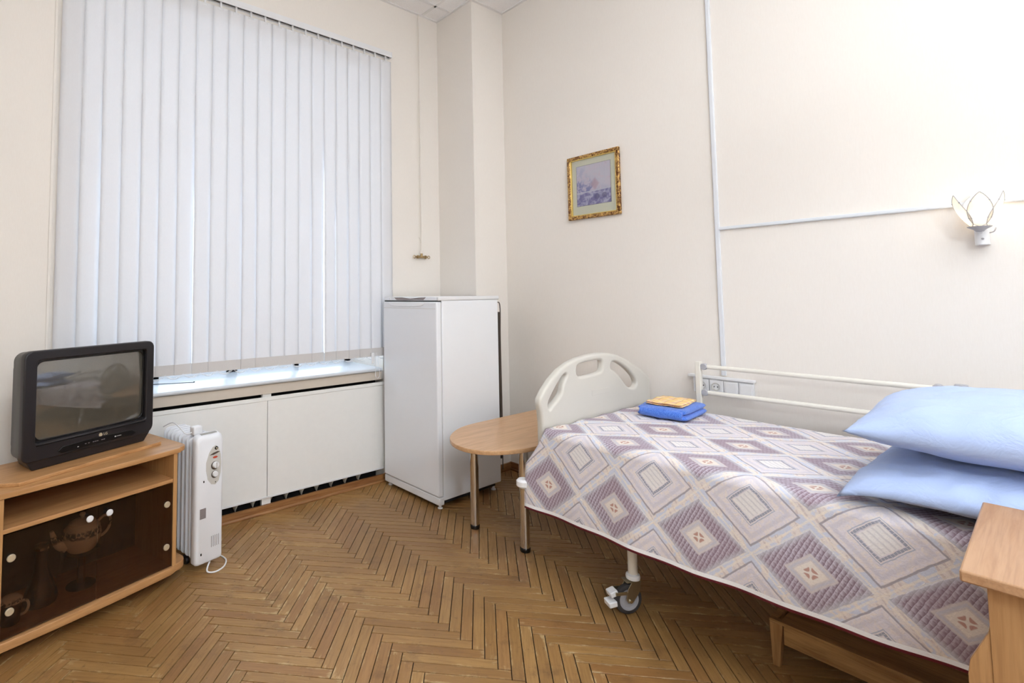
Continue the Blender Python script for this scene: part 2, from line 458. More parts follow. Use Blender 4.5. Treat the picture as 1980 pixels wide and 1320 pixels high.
def lathe(bm, prof, n=32, c=(0, 0, 0), axis='z', mi=0):
    c = Vector(c); rings = []
    for (r, h) in prof:
        ring = []
        for k in range(n):
            a = 2 * PI * k / n
            if r < 1e-6 and k: ring.append(ring[0]); continue
            p = (r * math.cos(a), r * math.sin(a), h)
            if axis == 'y': p = (p[0], p[2], p[1])
            if axis == 'x': p = (p[2], p[0], p[1])
            ring.append(bm.verts.new(c + Vector(p)))
        rings.append(ring)
    for A, B in zip(rings, rings[1:]):
        for k in range(n):
            vs = []
            for q in (A[k], A[(k + 1) % n], B[(k + 1) % n], B[k]):
                if q not in vs: vs.append(q)
            if len(vs) > 2:
                try: bm.faces.new(vs).material_index = mi
                except ValueError: pass
def lathes(name, prof, mat, parent=None, n=32, c=(0, 0, 0), axis='z', **kw):
    bm = bmesh.new(); lathe(bm, prof, n, c, axis)
    return finish(name, bm, mat, parent, smooth=True, **kw)
def flat(name, loops, depth, mat, parent=None, bevel=0.0, res=2, plane='xz', loc=(0, 0, 0), rot=None, smooth=True):
    """solid cut from a sheet: outer loop, then hole loops; the sheet lies in xz (or xy, yz) and is depth thick, centred"""
    cu = bpy.data.curves.new(name, 'CURVE'); cu.dimensions = '2D'; cu.fill_mode = 'BOTH'
    cu.extrude = max(depth / 2 - bevel, 0.0001); cu.bevel_depth = bevel; cu.bevel_resolution = res; cu.offset = -bevel
    for lp in loops:
        sp = cu.splines.new('POLY'); sp.points.add(len(lp) - 1); sp.use_cyclic_u = True
        for q, (a, b) in zip(sp.points, lp): q.co = (a, b, 0, 1)
    tmp = bpy.data.objects.new('tmp', cu); COL.objects.link(tmp)
    dg = bpy.context.evaluated_depsgraph_get(); dg.update()
    me = bpy.data.meshes.new_from_object(tmp.evaluated_get(dg))
    bpy.data.objects.remove(tmp); bpy.data.curves.remove(cu)
    me.name = name
    if plane == 'xz': me.transform(Matrix.Rotation(R(90), 4, 'X'))
    if plane == 'yz': me.transform(Matrix(((0, 0, 1, 0), (1, 0, 0, 0), (0, 1, 0, 0), (0, 0, 0, 1))))
    me.materials.clear(); me.materials.append(MT[mat])
    for p in me.polygons: p.material_index = 0; p.use_smooth = smooth
    if smooth: me.set_sharp_from_angle(angle=R(50))
    o = bpy.data.objects.new(name, me); COL.objects.link(o)
    if parent: o.parent = parent
    o.location = loc
    if rot: o.rotation_euler = rot
    return o
def text(name, s, size, depth, mat, parent, loc, rot=(0, 0, 0)):
    cu = bpy.data.curves.new(name, 'FONT'); cu.body = s; cu.size = size; cu.extrude = depth; cu.align_x = 'CENTER'; cu.align_y = 'CENTER'
    tmp = bpy.data.objects.new('tmp', cu); COL.objects.link(tmp)
    dg = bpy.context.evaluated_depsgraph_get(); dg.update()
    me = bpy.data.meshes.new_from_object(tmp.evaluated_get(dg)); bpy.data.objects.remove(tmp); bpy.data.curves.remove(cu)
    me.name = name; me.transform(Matrix.Rotation(R(90), 4, 'X')); me.materials.clear(); me.materials.append(MT[mat])
    for p in me.polygons: p.material_index = 0
    o = bpy.data.objects.new(name, me); COL.objects.link(o); o.parent = parent; o.location = loc; o.rotation_euler = rot
    return o
def rrect(x0, x1, y0, y1, r, n=6):
    rr = r if isinstance(r, (list, tuple)) else [r] * 4      # bl, br, tr, tl
    pts = []
    for (cx, cy, a0, q) in ((x0, y0, 180, rr[0]), (x1, y0, 270, rr[1]), (x1, y1, 0, rr[2]), (x0, y1, 90, rr[3])):
        ox = cx + (q if cx == x0 else -q); oy = cy + (q if cy == y0 else -q)
        if q < 1e-5: pts.append((cx, cy)); continue
        for k in range(n + 1):
            a = R(a0 + 90 * k / n); pts.append((ox + q * math.cos(a), oy + q * math.sin(a)))
    return pts
def ell(cx, cy, a, b, n=28, rot=0.0):
    return [(cx + a * math.cos(t) * math.cos(rot) - b * math.sin(t) * math.sin(rot), cy + a * math.cos(t) * math.sin(rot) + b * math.sin(t) * math.cos(rot)) for t in (2 * PI * k / n for k in range(n))]
def spline(pts, k=6, closed=False):
    P = [Vector(p) for p in pts]; out = []; n = len(P)
    rng = range(n if closed else n - 1)
    for i in rng:
        p1, p2 = P[i], P[(i + 1) % n]
        p0 = P[(i - 1) % n] if (closed or i > 0) else p1
        p3 = P[(i + 2) % n] if (closed or i < n - 2) else p2
        for j in range(k):
            t = j / k
            out.append(0.5 * ((2 * p1) + (p2 - p0) * t + (2 * p0 - 5 * p1 + 4 * p2 - p3) * t * t + (3 * p1 - p0 - 3 * p2 + p3) * t ** 3))
    if not closed: out.append(P[-1])
    return out
def copy_tree(o, parent=None):
    c = o.copy(); COL.objects.link(c)
    if parent: c.parent = parent
    for ch in list(o.children): copy_tree(ch, c)
    return c

# ------------------------------------------------------------------ the room
XR, YW, ZC = 3.348, 3.47, 3.94          # right wall, window wall, ceiling
XL, YF = -1.45, -2.6
WT = 0.62                               # thickness of the old window wall
wx0, wx1, wz0, wz1 = 0.27, 2.36, 0.893, 3.32

# floor: herringbone parquet, one stave = one slab of the same mesh
def make_floor():
    bm = bmesh.new(); uvl = bm.loops.layers.uv.new('UVMap'); cl = bm.loops.layers.float_color.new('stave')
    Wd, L = 0.0513, 0.386
    s = math.sqrt(0.5)
    g = 0.0019
    ea, e2 = Vector((s, -s, 0)), Vector((-s, -s, 0))      # the two stave directions
    org = Vector((1.853, 2.2995, 0))
    def stave(p, d, e):                                  # corner p, long axis d, short axis e
        cx = p + d * L / 2 + e * Wd / 2
        if not (XL - 0.2 < cx.x < XR + 0.2 and YF - 0.2 < cx.y < YW + 0.35): return
        hz = random.uniform(-0.0004, 0.0)
        a, b_ = p + d * g + e * g, p + d * (L - g) + e * (Wd - g)
        q = [a, a + d * (L - 2 * g), b_, a + e * (Wd - 2 * g)]
        ch = 0.0007
        qi = [q[0] + (d + e) * ch, q[1] + (-d + e) * ch, q[2] - (d + e) * ch, q[3] + (d - e) * ch]
        lo = [bm.verts.new(v + Vector((0, 0, -0.006))) for v in q]
        md = [bm.verts.new(v + Vector((0, 0, hz - 0.0008))) for v in q]
        hi = [bm.verts.new(v + Vector((0, 0, hz))) for v in qi]
        tone = (random.random(), random.random() ** 2, random.random(), 1)
        uvs = [(0, 0), (L, 0), (L, Wd), (0, Wd)]
        fs = [(hi, (0, 1, 2, 3))]
        fl = []
        f = bm.faces.new(hi); fl.append((f, [0, 1, 2, 3]))
        for i in range(4):
            j = (i + 1) % 4
            fl.append((bm.faces.new((md[i], md[j], hi[j], hi[i])), [i, j, j, i]))
            fl.append((bm.faces.new((lo[i], lo[j], md[j], md[i])), [i, j, j, i]))
        for f, idx in fl:
            for lp, i in zip(f.loops, idx):
                lp[uvl].uv = uvs[i]; lp[cl] = tone
    for i in range(-90, 95):
        for j in range(-8, 9):
            o = org + Vector((0, Wd * math.sqrt(2), 0)) * i + Vector((L * math.sqrt(2), 0, 0)) * j
            # stave running down-right from the seam, stave running up-right from its lower end
            stave(o, ea, e2)
            stave(o + ea * L + e2 * (Wd - L), e2, ea)
    f0 = len(bm.faces)
    vs = [bm.verts.new(v) for v in ((XL - .3, YF - .3, -0.006), (XR + .3, YF - .3, -0.006), (XR + .3, YW + .4, -0.006), (XL - .3, YW + .4, -0.006))]
    bm.faces.new(vs).material_index = 1
    box(bm, XL - .3, XR + .3, YF - .3, YW + .66, -0.12, -0.0065, 1)
    return tag(finish('floor', bm, ['parquet', 'gap']), kind='structure')
make_floor()

# walls
def struct(name, lst, mat, bevel=0.0, **kw): return tag(boxes(name, lst, mat, bevel=bevel, **kw), kind='structure')
struct('wall_right', [(XR, XR + 0.15, YF - .15, YW + WT, -0.1, ZC + 0.3)], 'wall')
struct('wall_left', [(XL - 0.15, XL, YF - .15, YW + WT, -0.1, ZC + 0.3)], 'wall')
struct('wall_front', [(XL, XR, YF - 0.15, YF, -0.1, ZC + 0.3)], 'wall')
bm = bmesh.new()
for b in ((XL, wx0, YW, YW + WT, -0.1, ZC + 0.3), (wx1, XR, YW, YW + WT, -0.1, ZC + 0.3), (wx0, wx1, YW, YW + WT, wz1, ZC + 0.3),
          (wx0, wx1, YW + 0.2, YW + WT, -0.1, 0.86), (wx0, wx1, YW, YW + 0.2, 0.80, 0.862)):
    box(bm, *b)
tag(finish('wall_back', bm, 'wall'), kind='structure')
struct('wall_pillar', [(2.975, XR, 3.022, YW, -0.005, ZC + 0.2)], 'wall')
# ceiling with recessed tile grid
bm = bmesh.new()
box(bm, XL, XR, YF, YW, ZC, ZC + 0.06, 0)
GX, GY = 2.79, 3.27
k = -8
for i in range(-8, 3):
    x = GX + 0.6 * i
    if XL < x < XR: box(bm, x - 0.012, x + 0.012, YF, YW, ZC - 0.004, ZC, 1)
for j in range(-10, 3):
    y = GY + 0.6 * j
    if YF < y < YW: box(bm, XL, XR, y - 0.012, y + 0.012, ZC - 0.004, ZC, 1)
tag(finish('ceiling', bm, ['tile', 'tbar']), kind='structure')
# perimeter angle
struct('trim_1', [(XL, 2.975, YW - 0.022, YW, ZC - 0.006, ZC), (2.953, 2.975, 3.022, YW - .022, ZC - 0.006, ZC), (2.953, XR - .022, 3.0, 3.022, ZC - 0.006, ZC),
                  (XR - 0.022, XR, YF, 3.022, ZC - 0.006, ZC)], 'tbar')

# window: painted frame in the deep recess, glass, board sill
yg = YW + WT - 0.08
win = thing('window_1', None, None, kind='structure')
fr = []
for (a0, a1, b0, b1) in ((wx0, wx0 + .07, wz0, wz1), (wx1 - .07, wx1, wz0, wz1), (wx0, wx1, wz0, wz0 + .09), (wx0, wx1, wz1 - .08, wz1), (1.27, 1.36, wz0, wz1), (wx0, wx1, 2.62, 2.70), (.76, .81, wz0, 2.65), (1.82, 1.87, wz0, 2.65)):
    fr.append((a0, a1, yg - .03, yg + .04, b0, b1))
boxes('window_frame', fr, 'white_gloss', win, bevel=0.004)
boxes('pane', [(wx0 + .05, wx1 - .05, yg, yg + .005, wz0 + .05, wz1 - .05)], 'glass', win)
bm = bmesh.new()
pts = []
for (y, z) in [(YW + WT - .1, wz0 + .004)] + [(3.462 - 0.018 * math.cos(R(a)) - .015, wz0 - .014 + 0.014 * math.sin(R(a))) for a in (80, 60, 40, 20, 0, -20, -45)] + [(3.455, wz0 - .03), (YW + WT - .1, wz0 - .03)]:
    pts.append((y, z))
A = [bm.verts.new((0.20, y, z)) for y, z in pts]; B = [bm.verts.new((2.325, y, z)) for y, z in pts]
bm.faces.new(A); bm.faces.new(B)
for i in range(len(pts)):
    j = (i + 1) % len(pts); bm.faces.new((A[i], A[j], B[j], B[i]))
finish('window_sill', bm, 'sill_paint', win, smooth=True)
boxes('sill_support', [(0.22, 2.33, 3.452, 3.4699, 0.800, 0.8625)], 'tan', win)

# baseboards
bm = bmesh.new()
box(bm, XL, 2.975, 3.452, 3.47, 0.0, 0.056, 0)
tube(bm, [(XL, 3.452, 0.006), (2.975, 3.452, 0.006)], 0.013, 10)
tag(finish('baseboard_back', bm, 'base', smooth=True), kind='structure')
bm = bmesh.new()
box(bm, XR - 0.016, XR, YF, 3.022, 0.0, 0.062, 0); tube(bm, [(XR - .016, YF, 0.005), (XR - .016, 3.022, 0.005)], 0.011, 10)
tag(finish('baseboard_right', bm, 'base_y', smooth=True), kind='structure')
struct('baseboard_pillar', [(2.959, 2.975, 3.006, 3.45, 0, 0.06), (2.959, 3.33, 3.006, 3.022, 0, 0.06)], 'base')
# vertical strip of trim left of the window
struct('trim_2', [(0.128, 0.142, 3.464, 3.47, 0.06, ZC - .006)], 'wall', bevel=0.002)

# ------------------------------------------------------------------ radiator and its cover
cov = thing('radiator_cover', 'long cream painted panel boxing in the radiator below the window sill', 'radiator cover', (0, 0, 0))
boxes('panel', [(0.28, 1.388, 3.456, 3.466, 0.103, 0.752)], 'panel', cov, bevel=0.002)
boxes('panel', [(1.392, 2.36, 3.456, 3.466, 0.103, 0.752)], 'panel', cov, bevel=0.002)
boxes('top_strip', [(0.28, 2.36, 3.452, 3.468, 0.752, 0.778)], 'panel', cov, bevel=0.003)
boxes('bottom_strip', [(0.28, 2.36, 3.453, 3.458, 0.10, 0.112)], 'white', cov, bevel=0.001)
struct('cover_post', [(1.358, 1.422, 3.4702, 3.50, 0.03, 0.80)], 'panel', bevel=0.002)  # post behind the panel joint of the radiator cover
rad = thing('radiator', 'cast iron radiator with pointed section feet showing under the cream cover', 'radiator', (0, 0, 0))
for i in range(15):
    x = 0.477 + 0.12 * i
    if i == 8: x += 0.0
    bm = bmesh.new()
    prof = [(0.003, 0.036), (0.012, 0.060), (0.026, 0.085), (0.030, 0.14), (0.030, 0.60), (0.02, 0.66), (0.004, 0.68)]
    rings = []
    for (w, z) in prof:
        rings.append([bm.verts.new((x + w * math.cos(a) * 0.95, 3.535 + (0.012 + w * 1.0) * math.sin(a), z)) for a in (2 * PI * q / 12 for q in range(12))])
    for A, B in zip(rings, rings[1:]):
        for q in range(12): bm.faces.new((A[q], A[(q + 1) % 12], B[(q + 1) % 12], B[q]))
    bm.faces.new(rings[0]); bm.faces.new(rings[-1])
    finish('section', bm, 'iron', rad, smooth=True)
tubes('header_pipe', [[(0.40, 3.535, 0.13), (2.3, 3.535, 0.13)], [(0.40, 3.535, 0.62), (2.3, 3.535, 0.62)]], 0.018, 'iron', rad)
struct('niche_shade', [(0.28, 2.355, 3.58, 3.60, 0.0, 0.80)], 'dark')  # dark sheet standing for the shade behind the radiator

# ------------------------------------------------------------------ vertical blind
bl = thing('vertical_blind', 'tall closed vertical blind of pale fabric slats covering the window', 'blind', (0, 3.444, 0))
bm = bmesh.new()
box(bm, 0.05, 2.435, -0.02, 0.026, 3.462, 3.492, 0)
box(bm, 0.05, 2.435, -0.02, -0.012, 3.448, 3.462, 0); box(bm, 0.05, 2.435, 0.020, 0.026, 3.448, 3.462, 0)
box(bm, 0.05, 2.435, -0.012, 0.020, 3.4601, 3.4619, 1)
finish('headrail', bm, ['white', 'dark'], bl, smooth=True, bevel=0.002)
boxes('end_cap', [(2.435, 2.441, -0.022, 0.026, 3.446, 3.494)], 'white', bl, bevel=0.002)
for a in (.3, 1.25, 2.2): boxes('wall_bracket', [(a, a + .03, 0.0262, 0.0258, 3.455, 3.505)], 'white', bl)
NV = 22
sp_ = 0.1035
rv = random.Random(3)
for i in range(NV):
    x = 0.213 + sp_ * i
    ang = R(1.7 + rv.uniform(-0.5, 0.5))
    w = 0.1075 / 2
    tw = -R(11) if i in (1, 2, 4, 6, 7, 10, 15, 16, 18) else 0.0
    bm = bmesh.new()
    nz = 10
    ztop, zbot = 3.415, 1.045 + rv.uniform(-.002, .002)
    for side in (0, 1):
        pass
    grid = []
    for k in range(nz + 1):
        z = ztop + (zbot - ztop) * k / nz
        a = ang + tw * min(1, max(0, k - 2) / 4)
        row = []
        for j in range(5):
            q = -w + 2 * w * j / 4
            cur = 0.0012 * (1 - (q / w) ** 2)
            row.append((q * math.cos(a), -q * math.sin(a) - cur, z))
        grid.append(row)
    F = [[bm.verts.new(p) for p in r] for r in grid]
    Bk = [[bm.verts.new((p[0], p[1] + 0.0007, p[2])) for p in r] for r in grid]
    for k in range(nz):
        for j in range(4):
            bm.faces.new((F[k][j], F[k + 1][j], F[k + 1][j + 1], F[k][j + 1]))
            bm.faces.new((Bk[k][j], Bk[k][j + 1], Bk[k + 1][j + 1], Bk[k + 1][j]))
        for j in (0, 4): bm.faces.new((F[k][j], F[k + 1][j], Bk[k + 1][j], Bk[k][j]))
    vane = finish('slat', bm, 'vane', bl, smooth='all', loc=(x, 0, 0))
    a = ang + tw
    hem = boxes('weighted_hem', [(-w, w, -0.0030, 0.0006, 0.987, 1.052)], 'vane_hem', vane)
    hem.rotation_euler = (0, 0, -a)
    hk = boxes('carrier_clip', [(-0.006, 0.006, -0.004, 0.004, 3.412, 3.455), (-0.02, 0.02, -0.002, 0.002, 3.400, 3.414)], 'white', vane)
pts = []
for i in range(NV - 1):
    x = 0.213 + sp_ * i
    for k in range(6):
        t = k / 6; pts.append((x + sp_ * t, -0.008, 0.992 - 0.028 * 4 * t * (1 - t)))
tubes('bottom_chain', [pts], 0.0016, 'white', bl, n=6)
pts2 = [(p[0], p[1] + 0.016, p[2] + 0.003) for p in pts]
tubes('bottom_chain', [pts2], 0.0016, 'white', bl, n=6)
# bead control loop hanging at the right end
loop = spline([(2.252, -0.03, 1.02), (2.247, -0.035, 0.90), (2.243, -0.04, 0.84), (2.262, -0.045, 0.822), (2.282, -0.04, 0.85), (2.272, -0.035, 0.93), (2.262, -0.03, 1.02)], 8)
tubes('control_chain', [loop], 0.0018, 'white', bl, n=6)
bm = bmesh.new()
box(bm, 2.215, 2.245, -0.03, -0.012, 0.935, 1.02)
finish('chain_weight', bm, 'white', bl, smooth=True, bevel=0.005)

# thin dark stick on the sill
st = thing('thin_rod', 'thin dark rod lying on the white window sill beside the television', 'rod')
tubes('shaft', [[(0.55, 3.80, 0.9005), (0.955, 3.645, 0.9005)]], 0.0025, 'black_gloss', st, n=8)
lathes('tip', [(0, -.005), (.005, -.003), (.005, .003), (0, .005)], 'black_gloss', st, 12, (0.955, 3.645, 0.9025))

# ------------------------------------------------------------------ cable trunking, sockets, pipe
t1 = thing('cable_trunking', 'white vertical cable duct running from ceiling to the wall sockets', 'cable duct', (XR, 1.335, 0))
boxes('duct', [(-0.013, 0, -0.0125, 0.0125, 0.975, ZC - .006)], 'trunk', t1, bevel=0.002)
boxes('lid', [(-0.0155, -0.013, -0.009, 0.009, 0.975, ZC - .006)], 'trunk', t1, bevel=0.001)
t2 = thing('cable_trunking', 'white horizontal cable duct running behind the wall lamp', 'cable duct', (XR, 0, 1.846))
boxes('duct', [(-0.013, 0, -1.2, 1.322, -0.0095, 0.0095)], 'trunk', t2, bevel=0.002)
boxes('lid', [(-0.0150, -0.013, -1.2, 1.322, -0.006, 0.006)], 'trunk', t2, bevel=0.001)

sk = thing('socket_strip', 'white wall strip of two power sockets and two blank plates behind the bed rail', 'power sockets', (XR, 1.335, 0.955))
boxes('back_rail', [(-0.035, 0, -0.165, 0.195, -0.004, 0.012)], 'white', sk, bevel=0.003)
boxes('back_box', [(-0.02, 0, -0.158, 0.17, -0.095, -0.004)], 'white', sk, bevel=0.003)
for i, yc in enumerate((0.115, 0.036, -0.043, -0.122)):
    pl = boxes('socket' if i < 2 else 'blank_plate', [(-0.03, -0.018, yc - 0.0375, yc + 0.0375, -0.086, -0.010)], 'white', sk, bevel=0.004)
    if i < 2:
        bm = bmesh.new(); lathe(bm, [(0, 0.004), (0.019, 0.004), (0.0195, 0), (0.022, -0.001), (0.023, -0.003)], 28, (-0.033, yc, -0.048), 'x')
        finish('well', bm, 'grey_plastic', pl, smooth=True)
        bm = bmesh.new()
        for dy in (-0.0095, 0.0095): tube(bm, [(-0.0345, yc + dy, -0.048), (-0.029, yc + dy, -0.048)], 0.0028, 10)
        finish('pin_hole', bm, 'black_gloss', pl)
    else:
        boxes('cover', [(-0.033, -0.03, yc - 0.028, yc + 0.028, -0.076, -0.020)], 'white', pl, bevel=0.002)

pv = thing('gas_valve', 'brass valve on a thin painted pipe high on the wall above the fridge', 'valve', (2.745, YW - 0.03, 1.79))
tubes('pipe', [[(0, 0, 0.045), (0, 0, 0.5), (-0.004, 0, 2.135)]], 0.004, 'pipe', pv)
tubes('socket_collar', [[(0, 0, 0.02), (0, 0, 0.055)]], 0.010, 'pipe', pv)
tubes('body', [[(-0.035, 0, 0), (0.035, 0, 0)], [(0, 0, 0), (0, 0, 0.03)]], 0.011, 'brass', pv)
for s in (-1, 1):
    bm = bmesh.new()
    lathe(bm, [(0, -.005), (.015, -.005), (.015, .005), (0, .005)], 16, (s * 0.042, 0, 0), 'x')
    tube(bm, [(s * 0.045, 0, 0), (s * 0.07, 0, 0)], 0.006, 10)
    tube(bm, [(s * 0.078 + 0.012 * math.cos(q), 0, 0.012 * math.sin(q)) for q in (2 * PI * k / 16 for k in range(17))], 0.003, 8)
    finish('handle', bm, 'brass', pv, smooth=True)
bm = bmesh.new(); box(bm, -0.03, 0.02, 0.012, 0.03, -0.012, 0.012); finish('wall_plate', bm, 'iron', pv)
tubes('loose_wire', [spline([(-0.02, 0.01, 0.17), (-0.012, 0.004, 0.15), (-0.004, 0.002, 0.12)], 5)], 0.0015, 'iron', pv, n=6)

# ------------------------------------------------------------------ refrigerator
fr_ = thing('refrigerator', 'tall white single door refrigerator standing in the corner by the window', 'refrigerator', (2.325, 2.752, 0), R(1.0))
# local: x to the right (depth), y along the door
bm = bmesh.new(); box(bm, 0.05, 0.625, 0.0, 0.645, 0.055, 1.425)
finish('cabinet', bm, 'appliance', fr_, smooth=True, bevel=0.006)
bm = bmesh.new(); box(bm, 0.012, 0.640, -0.002, 0.647, 1.4255, 1.455)
finish('top_cover', bm, 'white', fr_, smooth=True, bevel=0.007)
bm = bmesh.new(); box(bm, 0.0, 0.044, 0.003, 0.642, 0.085, 1.418)
door = finish('door', bm, 'appliance_door', fr_, smooth=True, bevel=0.009, seg=3)
boxes('door_seal', [(0.044, 0.05, 0.012, 0.633, 0.09, 1.41)], 'grey_plastic', fr_)
boxes('gap_shade', [(0.012, 0.046, 0.006, 0.639, 1.4185, 1.4265)], 'black_gloss', fr_)  # black strip painted in for the shade between door and top
boxes('grip_line', [(-0.0012, 0.0, 0.012, 0.633, 1.368, 1.3705)], 'grey_plastic', door)
gp = flat('handle', [[(0.13, 1.412), (0.14, 1.398), (0.17, 1.386), (0.25, 1.382), (0.46, 1.382), (0.52, 1.386), (0.555, 1.400), (0.565, 1.412)]], 0.006, 'appliance', door, 0.002, plane='yz', loc=(-0.002, 0, 0))
# control strip at the top of the door
boxes('control_strip', [(0.004, 0.0115, 0.012, 0.633, 1.427, 1.452)], 'appliance_door', fr_, bevel=0.003)
badge = flat('badge', [[(0.15, 1.430), (0.26, 1.4325), (0.36, 1.429), (0.47, 1.431), (0.50, 1.449), (0.40, 1.450), (0.30, 1.440), (0.2, 1.448), (0.12, 1.450)]], 0.002, 'foil', fr_, 0.0, plane='yz', loc=(0.0035, 0, 0))
lathes('thermostat_dial', [(0, -.006), (.008, -.006), (.010, 0)], 'white', fr_, 20, (0.004, 0.555, 1.440), 'x')
bm = bmesh.new(); box(bm, 0.005, 0.05, 0.0, 0.645, 0.028, 0.080)
finish('kick_plate', bm, 'white', fr_, smooth=True, bevel=0.006)
boxes('compressor_base', [(0.05, 0.58, 0.02, 0.62, 0.03, 0.055)], 'dark', fr_)
for (x, y) in ((0.035, 0.03), (0.035, 0.61), (0.57, 0.03), (0.57, 0.61)):
    lathes('foot', [(0, 0), (0.017, 0), (0.018, 0.006), (0.010, 0.012), (0.008, 0.032)], 'white', fr_, 18, (x, y, 0))
bm = bmesh.new()
tube(bm, spline([(0.624, 0.004, 1.405), (0.645, 0.004, 1.40), (0.654, 0.004, 1.36), (0.654, 0.004, 1.28), (0.650, 0.004, 1.10), (0.654, 0.004, 0.6), (0.650, 0.004, 0.14)], 5), 0.004, 8)
box(bm, 0.640, 0.652, 0.006, 0.22, 0.22, 1.33)
for k in range(9): tube(bm, [(0.655, 0.045 + k * 0.021, 0.22), (0.655, 0.045 + k * 0.021, 1.33)], 0.0018, 5)
finish('condenser_coil', bm, 'coil', fr_, smooth=True)

# ------------------------------------------------------------------ television stand
ST_A = R(16.5)
ux, uy = math.cos(ST_A), math.sin(ST_A)
def stand_pt(u, n, z): return (0.668 + u * ux - n * uy, 2.910 + u * uy + n * ux, z)
ts = thing('television_stand', 'beech laminate television stand with brown glass doors at the left', 'tv stand', (0.668, 2.910, 0), ST_A)
# local: x along the front (0 = inner face of the right side), y depth, z up
def bowed(x0, x1, y1, bow, rc, n=18):
    p = []
    for k in range(n + 1):
        t = k / n; x = x0 + (x1 - x0) * t
        p.append((x, -0.004 - bow * 4 * t * (1 - t)))
    # rounded right end
    out = [q for q in p if q[0] < x1 - rc] + [(x1 - rc + rc * math.sin(R(a)), 0.012 + rc * 0.9 - rc * 1.0 * math.cos(R(a))) for a in (0, 20, 40, 60, 80, 90)] + [(x1, y1), (x0, y1)]
    return out
flat('bottom_board', [bowed(-0.84, 0.095, 0.40, 0.018, 0.07)], 0.035, 'beech', ts, 0.003, plane='xy', loc=(0, 0, 0.0775))
flat('top_board', [bowed(-0.83, 0.085, 0.42, 0.012, 0.05)], 0.024, 'beech', ts, 0.003, plane='xy', loc=(0, 0, 0.672))
sw = flat('swivel_plate', [[(-0.660, 0.030), (0.005, 0.138), (-0.04, 0.385), (-0.66, 0.385), (-0.79, 0.17)]], 0.016, 'beech', ts, 0.002, plane='xy', loc=(0, 0, 0.692))
boxes('side_panel', [(0.0, 0.02, 0.0, 0.39, 0.095, 0.660)], 'beech_v', ts, bevel=0.001)
boxes('side_panel', [(-0.737, -0.717, 0.0, 0.39, 0.095, 0.660)], 'beech_v', ts, bevel=0.001)
boxes('shelf', [(-0.717, 0.0, 0.004, 0.385, 0.516, 0.534)], 'beech', ts, bevel=0.001)
boxes('back_panel', [(-0.737, 0.02, 0.39, 0.396, 0.095, 0.660)], 'hardboard', ts)
for (x, y) in ((-0.74, 0.16), (0.0, 0.17), (-0.74, 0.34), (0.0, 0.34)):
    lathes('foot', [(0, 0), (0.02, 0), (0.02, 0.05), (0.015, 0.06)], 'black', ts, 16, (x, y, 0))
def gdoor(x0, x1, knobx, hx):
    d = boxes('glass_door', [(x0, x1, 0.002, 0.007, 0.100, 0.511)], 'brown_glass', ts)
    lathes('knob', [(0, -0.022), (0.012, -0.020), (0.015, -0.016), (0.014, -0.012), (0.006, -0.009), (0.005, 0.002)], 'white', d, 24, (knobx, 0, 0.474), 'y')
    d.children[-1].data.transform(Matrix.Identity(4))
    for z in (0.205, 0.416):
        lathes('hinge_button', [(0, -0.012), (0.013, -0.0115), (0.0155, -0.008), (0.015, -0.003), (0.013, 0.0)], 'gold_knob', d, 24, (hx, 0.002, z), 'y')
    return d
gdoor(-0.3575, -0.003, -0.316, -0.034)
gdoor(-0.714, -0.3605, -0.400, -0.688)

# glassware and teapot inside the stand (things of their own)
def inside(name, label, cat, u, n): 
    p = stand_pt(u, n, 0.096); return thing(name, label, cat, p, ST_A)
gs = inside('teapot_warmer', 'clear glass warmer stand under the teapot behind brown glass', 'warmer stand', -0.345, 0.20)
lathes('plate', [(0, 0.158), (0.075, 0.158), (0.078, 0.164), (0.070, 0.166), (0, 0.164)], 'pot_glass', gs, 32)
lathes('stem', [(0.020, 0.010), (0.018, 0.03), (0.018, 0.13), (0.026, 0.156)], 'pot_glass', gs, 24)
lathes('foot', [(0, 0), (0.062, 0), (0.062, 0.004), (0.02, 0.012), (0, 0.012)], 'pot_glass', gs, 32)
tp = inside('teapot', 'white porcelain teapot with a leafy band behind the brown glass doors', 'teapot', -0.345, 0.20)
tp.location.z = 0.096 + 0.1665
pot = lathes('body', [(0, 0.0), (0.052, 0.0), (0.062, 0.01), (0.078, 0.045), (0.083, 0.075), (0.076, 0.105), (0.058, 0.122), (0.050, 0.124)], 'porcelain', tp, 36)
lid = lathes('lid', [(0.056, 0.124), (0.056, 0.130), (0.035, 0.142), (0.012, 0.148), (0.008, 0.154), (0.014, 0.164), (0.010, 0.172), (0, 0.174)], 'porcelain', tp, 30)
bm = bmesh.new(); tube(bm, spline([(-0.070, 0, 0.035), (-0.100, 0, 0.055), (-0.118, 0, 0.09), (-0.130, 0, 0.128)], 5), [0.024 - 0.016 * k / 15 for k in range(16)], 14)
finish('spout', bm, 'porcelain', tp, smooth=True)
tubes('handle', [spline([(0.070, 0, 0.108), (0.100, 0, 0.125), (0.128, 0, 0.105), (0.122, 0, 0.06), (0.095, 0, 0.035), (0.076, 0, 0.035)], 6)], 0.0065, 'porcelain', tp)
fl = inside('coffee_flask', 'clear glass coffee jug standing low behind the left brown glass door', 'glass jug', -0.515, 0.19)
bm = bmesh.new(); lathe(bm, [(0, 0.002), (0.062, 0.002), (0.068, 0.02), (0.060, 0.06), (0.036, 0.12), (0.026, 0.16), (0.025, 0.24), (0.030, 0.255), (0.028, 0.256), (0.023, 0.24), (0.024, 0.16), (0.034, 0.12), (0.057, 0.06), (0.064, 0.02), (0.058, 0.006), (0, 0.006)], 36)
finish('body', bm, 'pot_glass', fl, smooth=True)
tubes('handle', [spline([(0.028, 0, 0.235), (0.060, 0, 0.235), (0.082, 0, 0.19), (0.078, 0, 0.12), (0.058, 0, 0.085)], 6)], 0.006, 'pot_glass', fl)
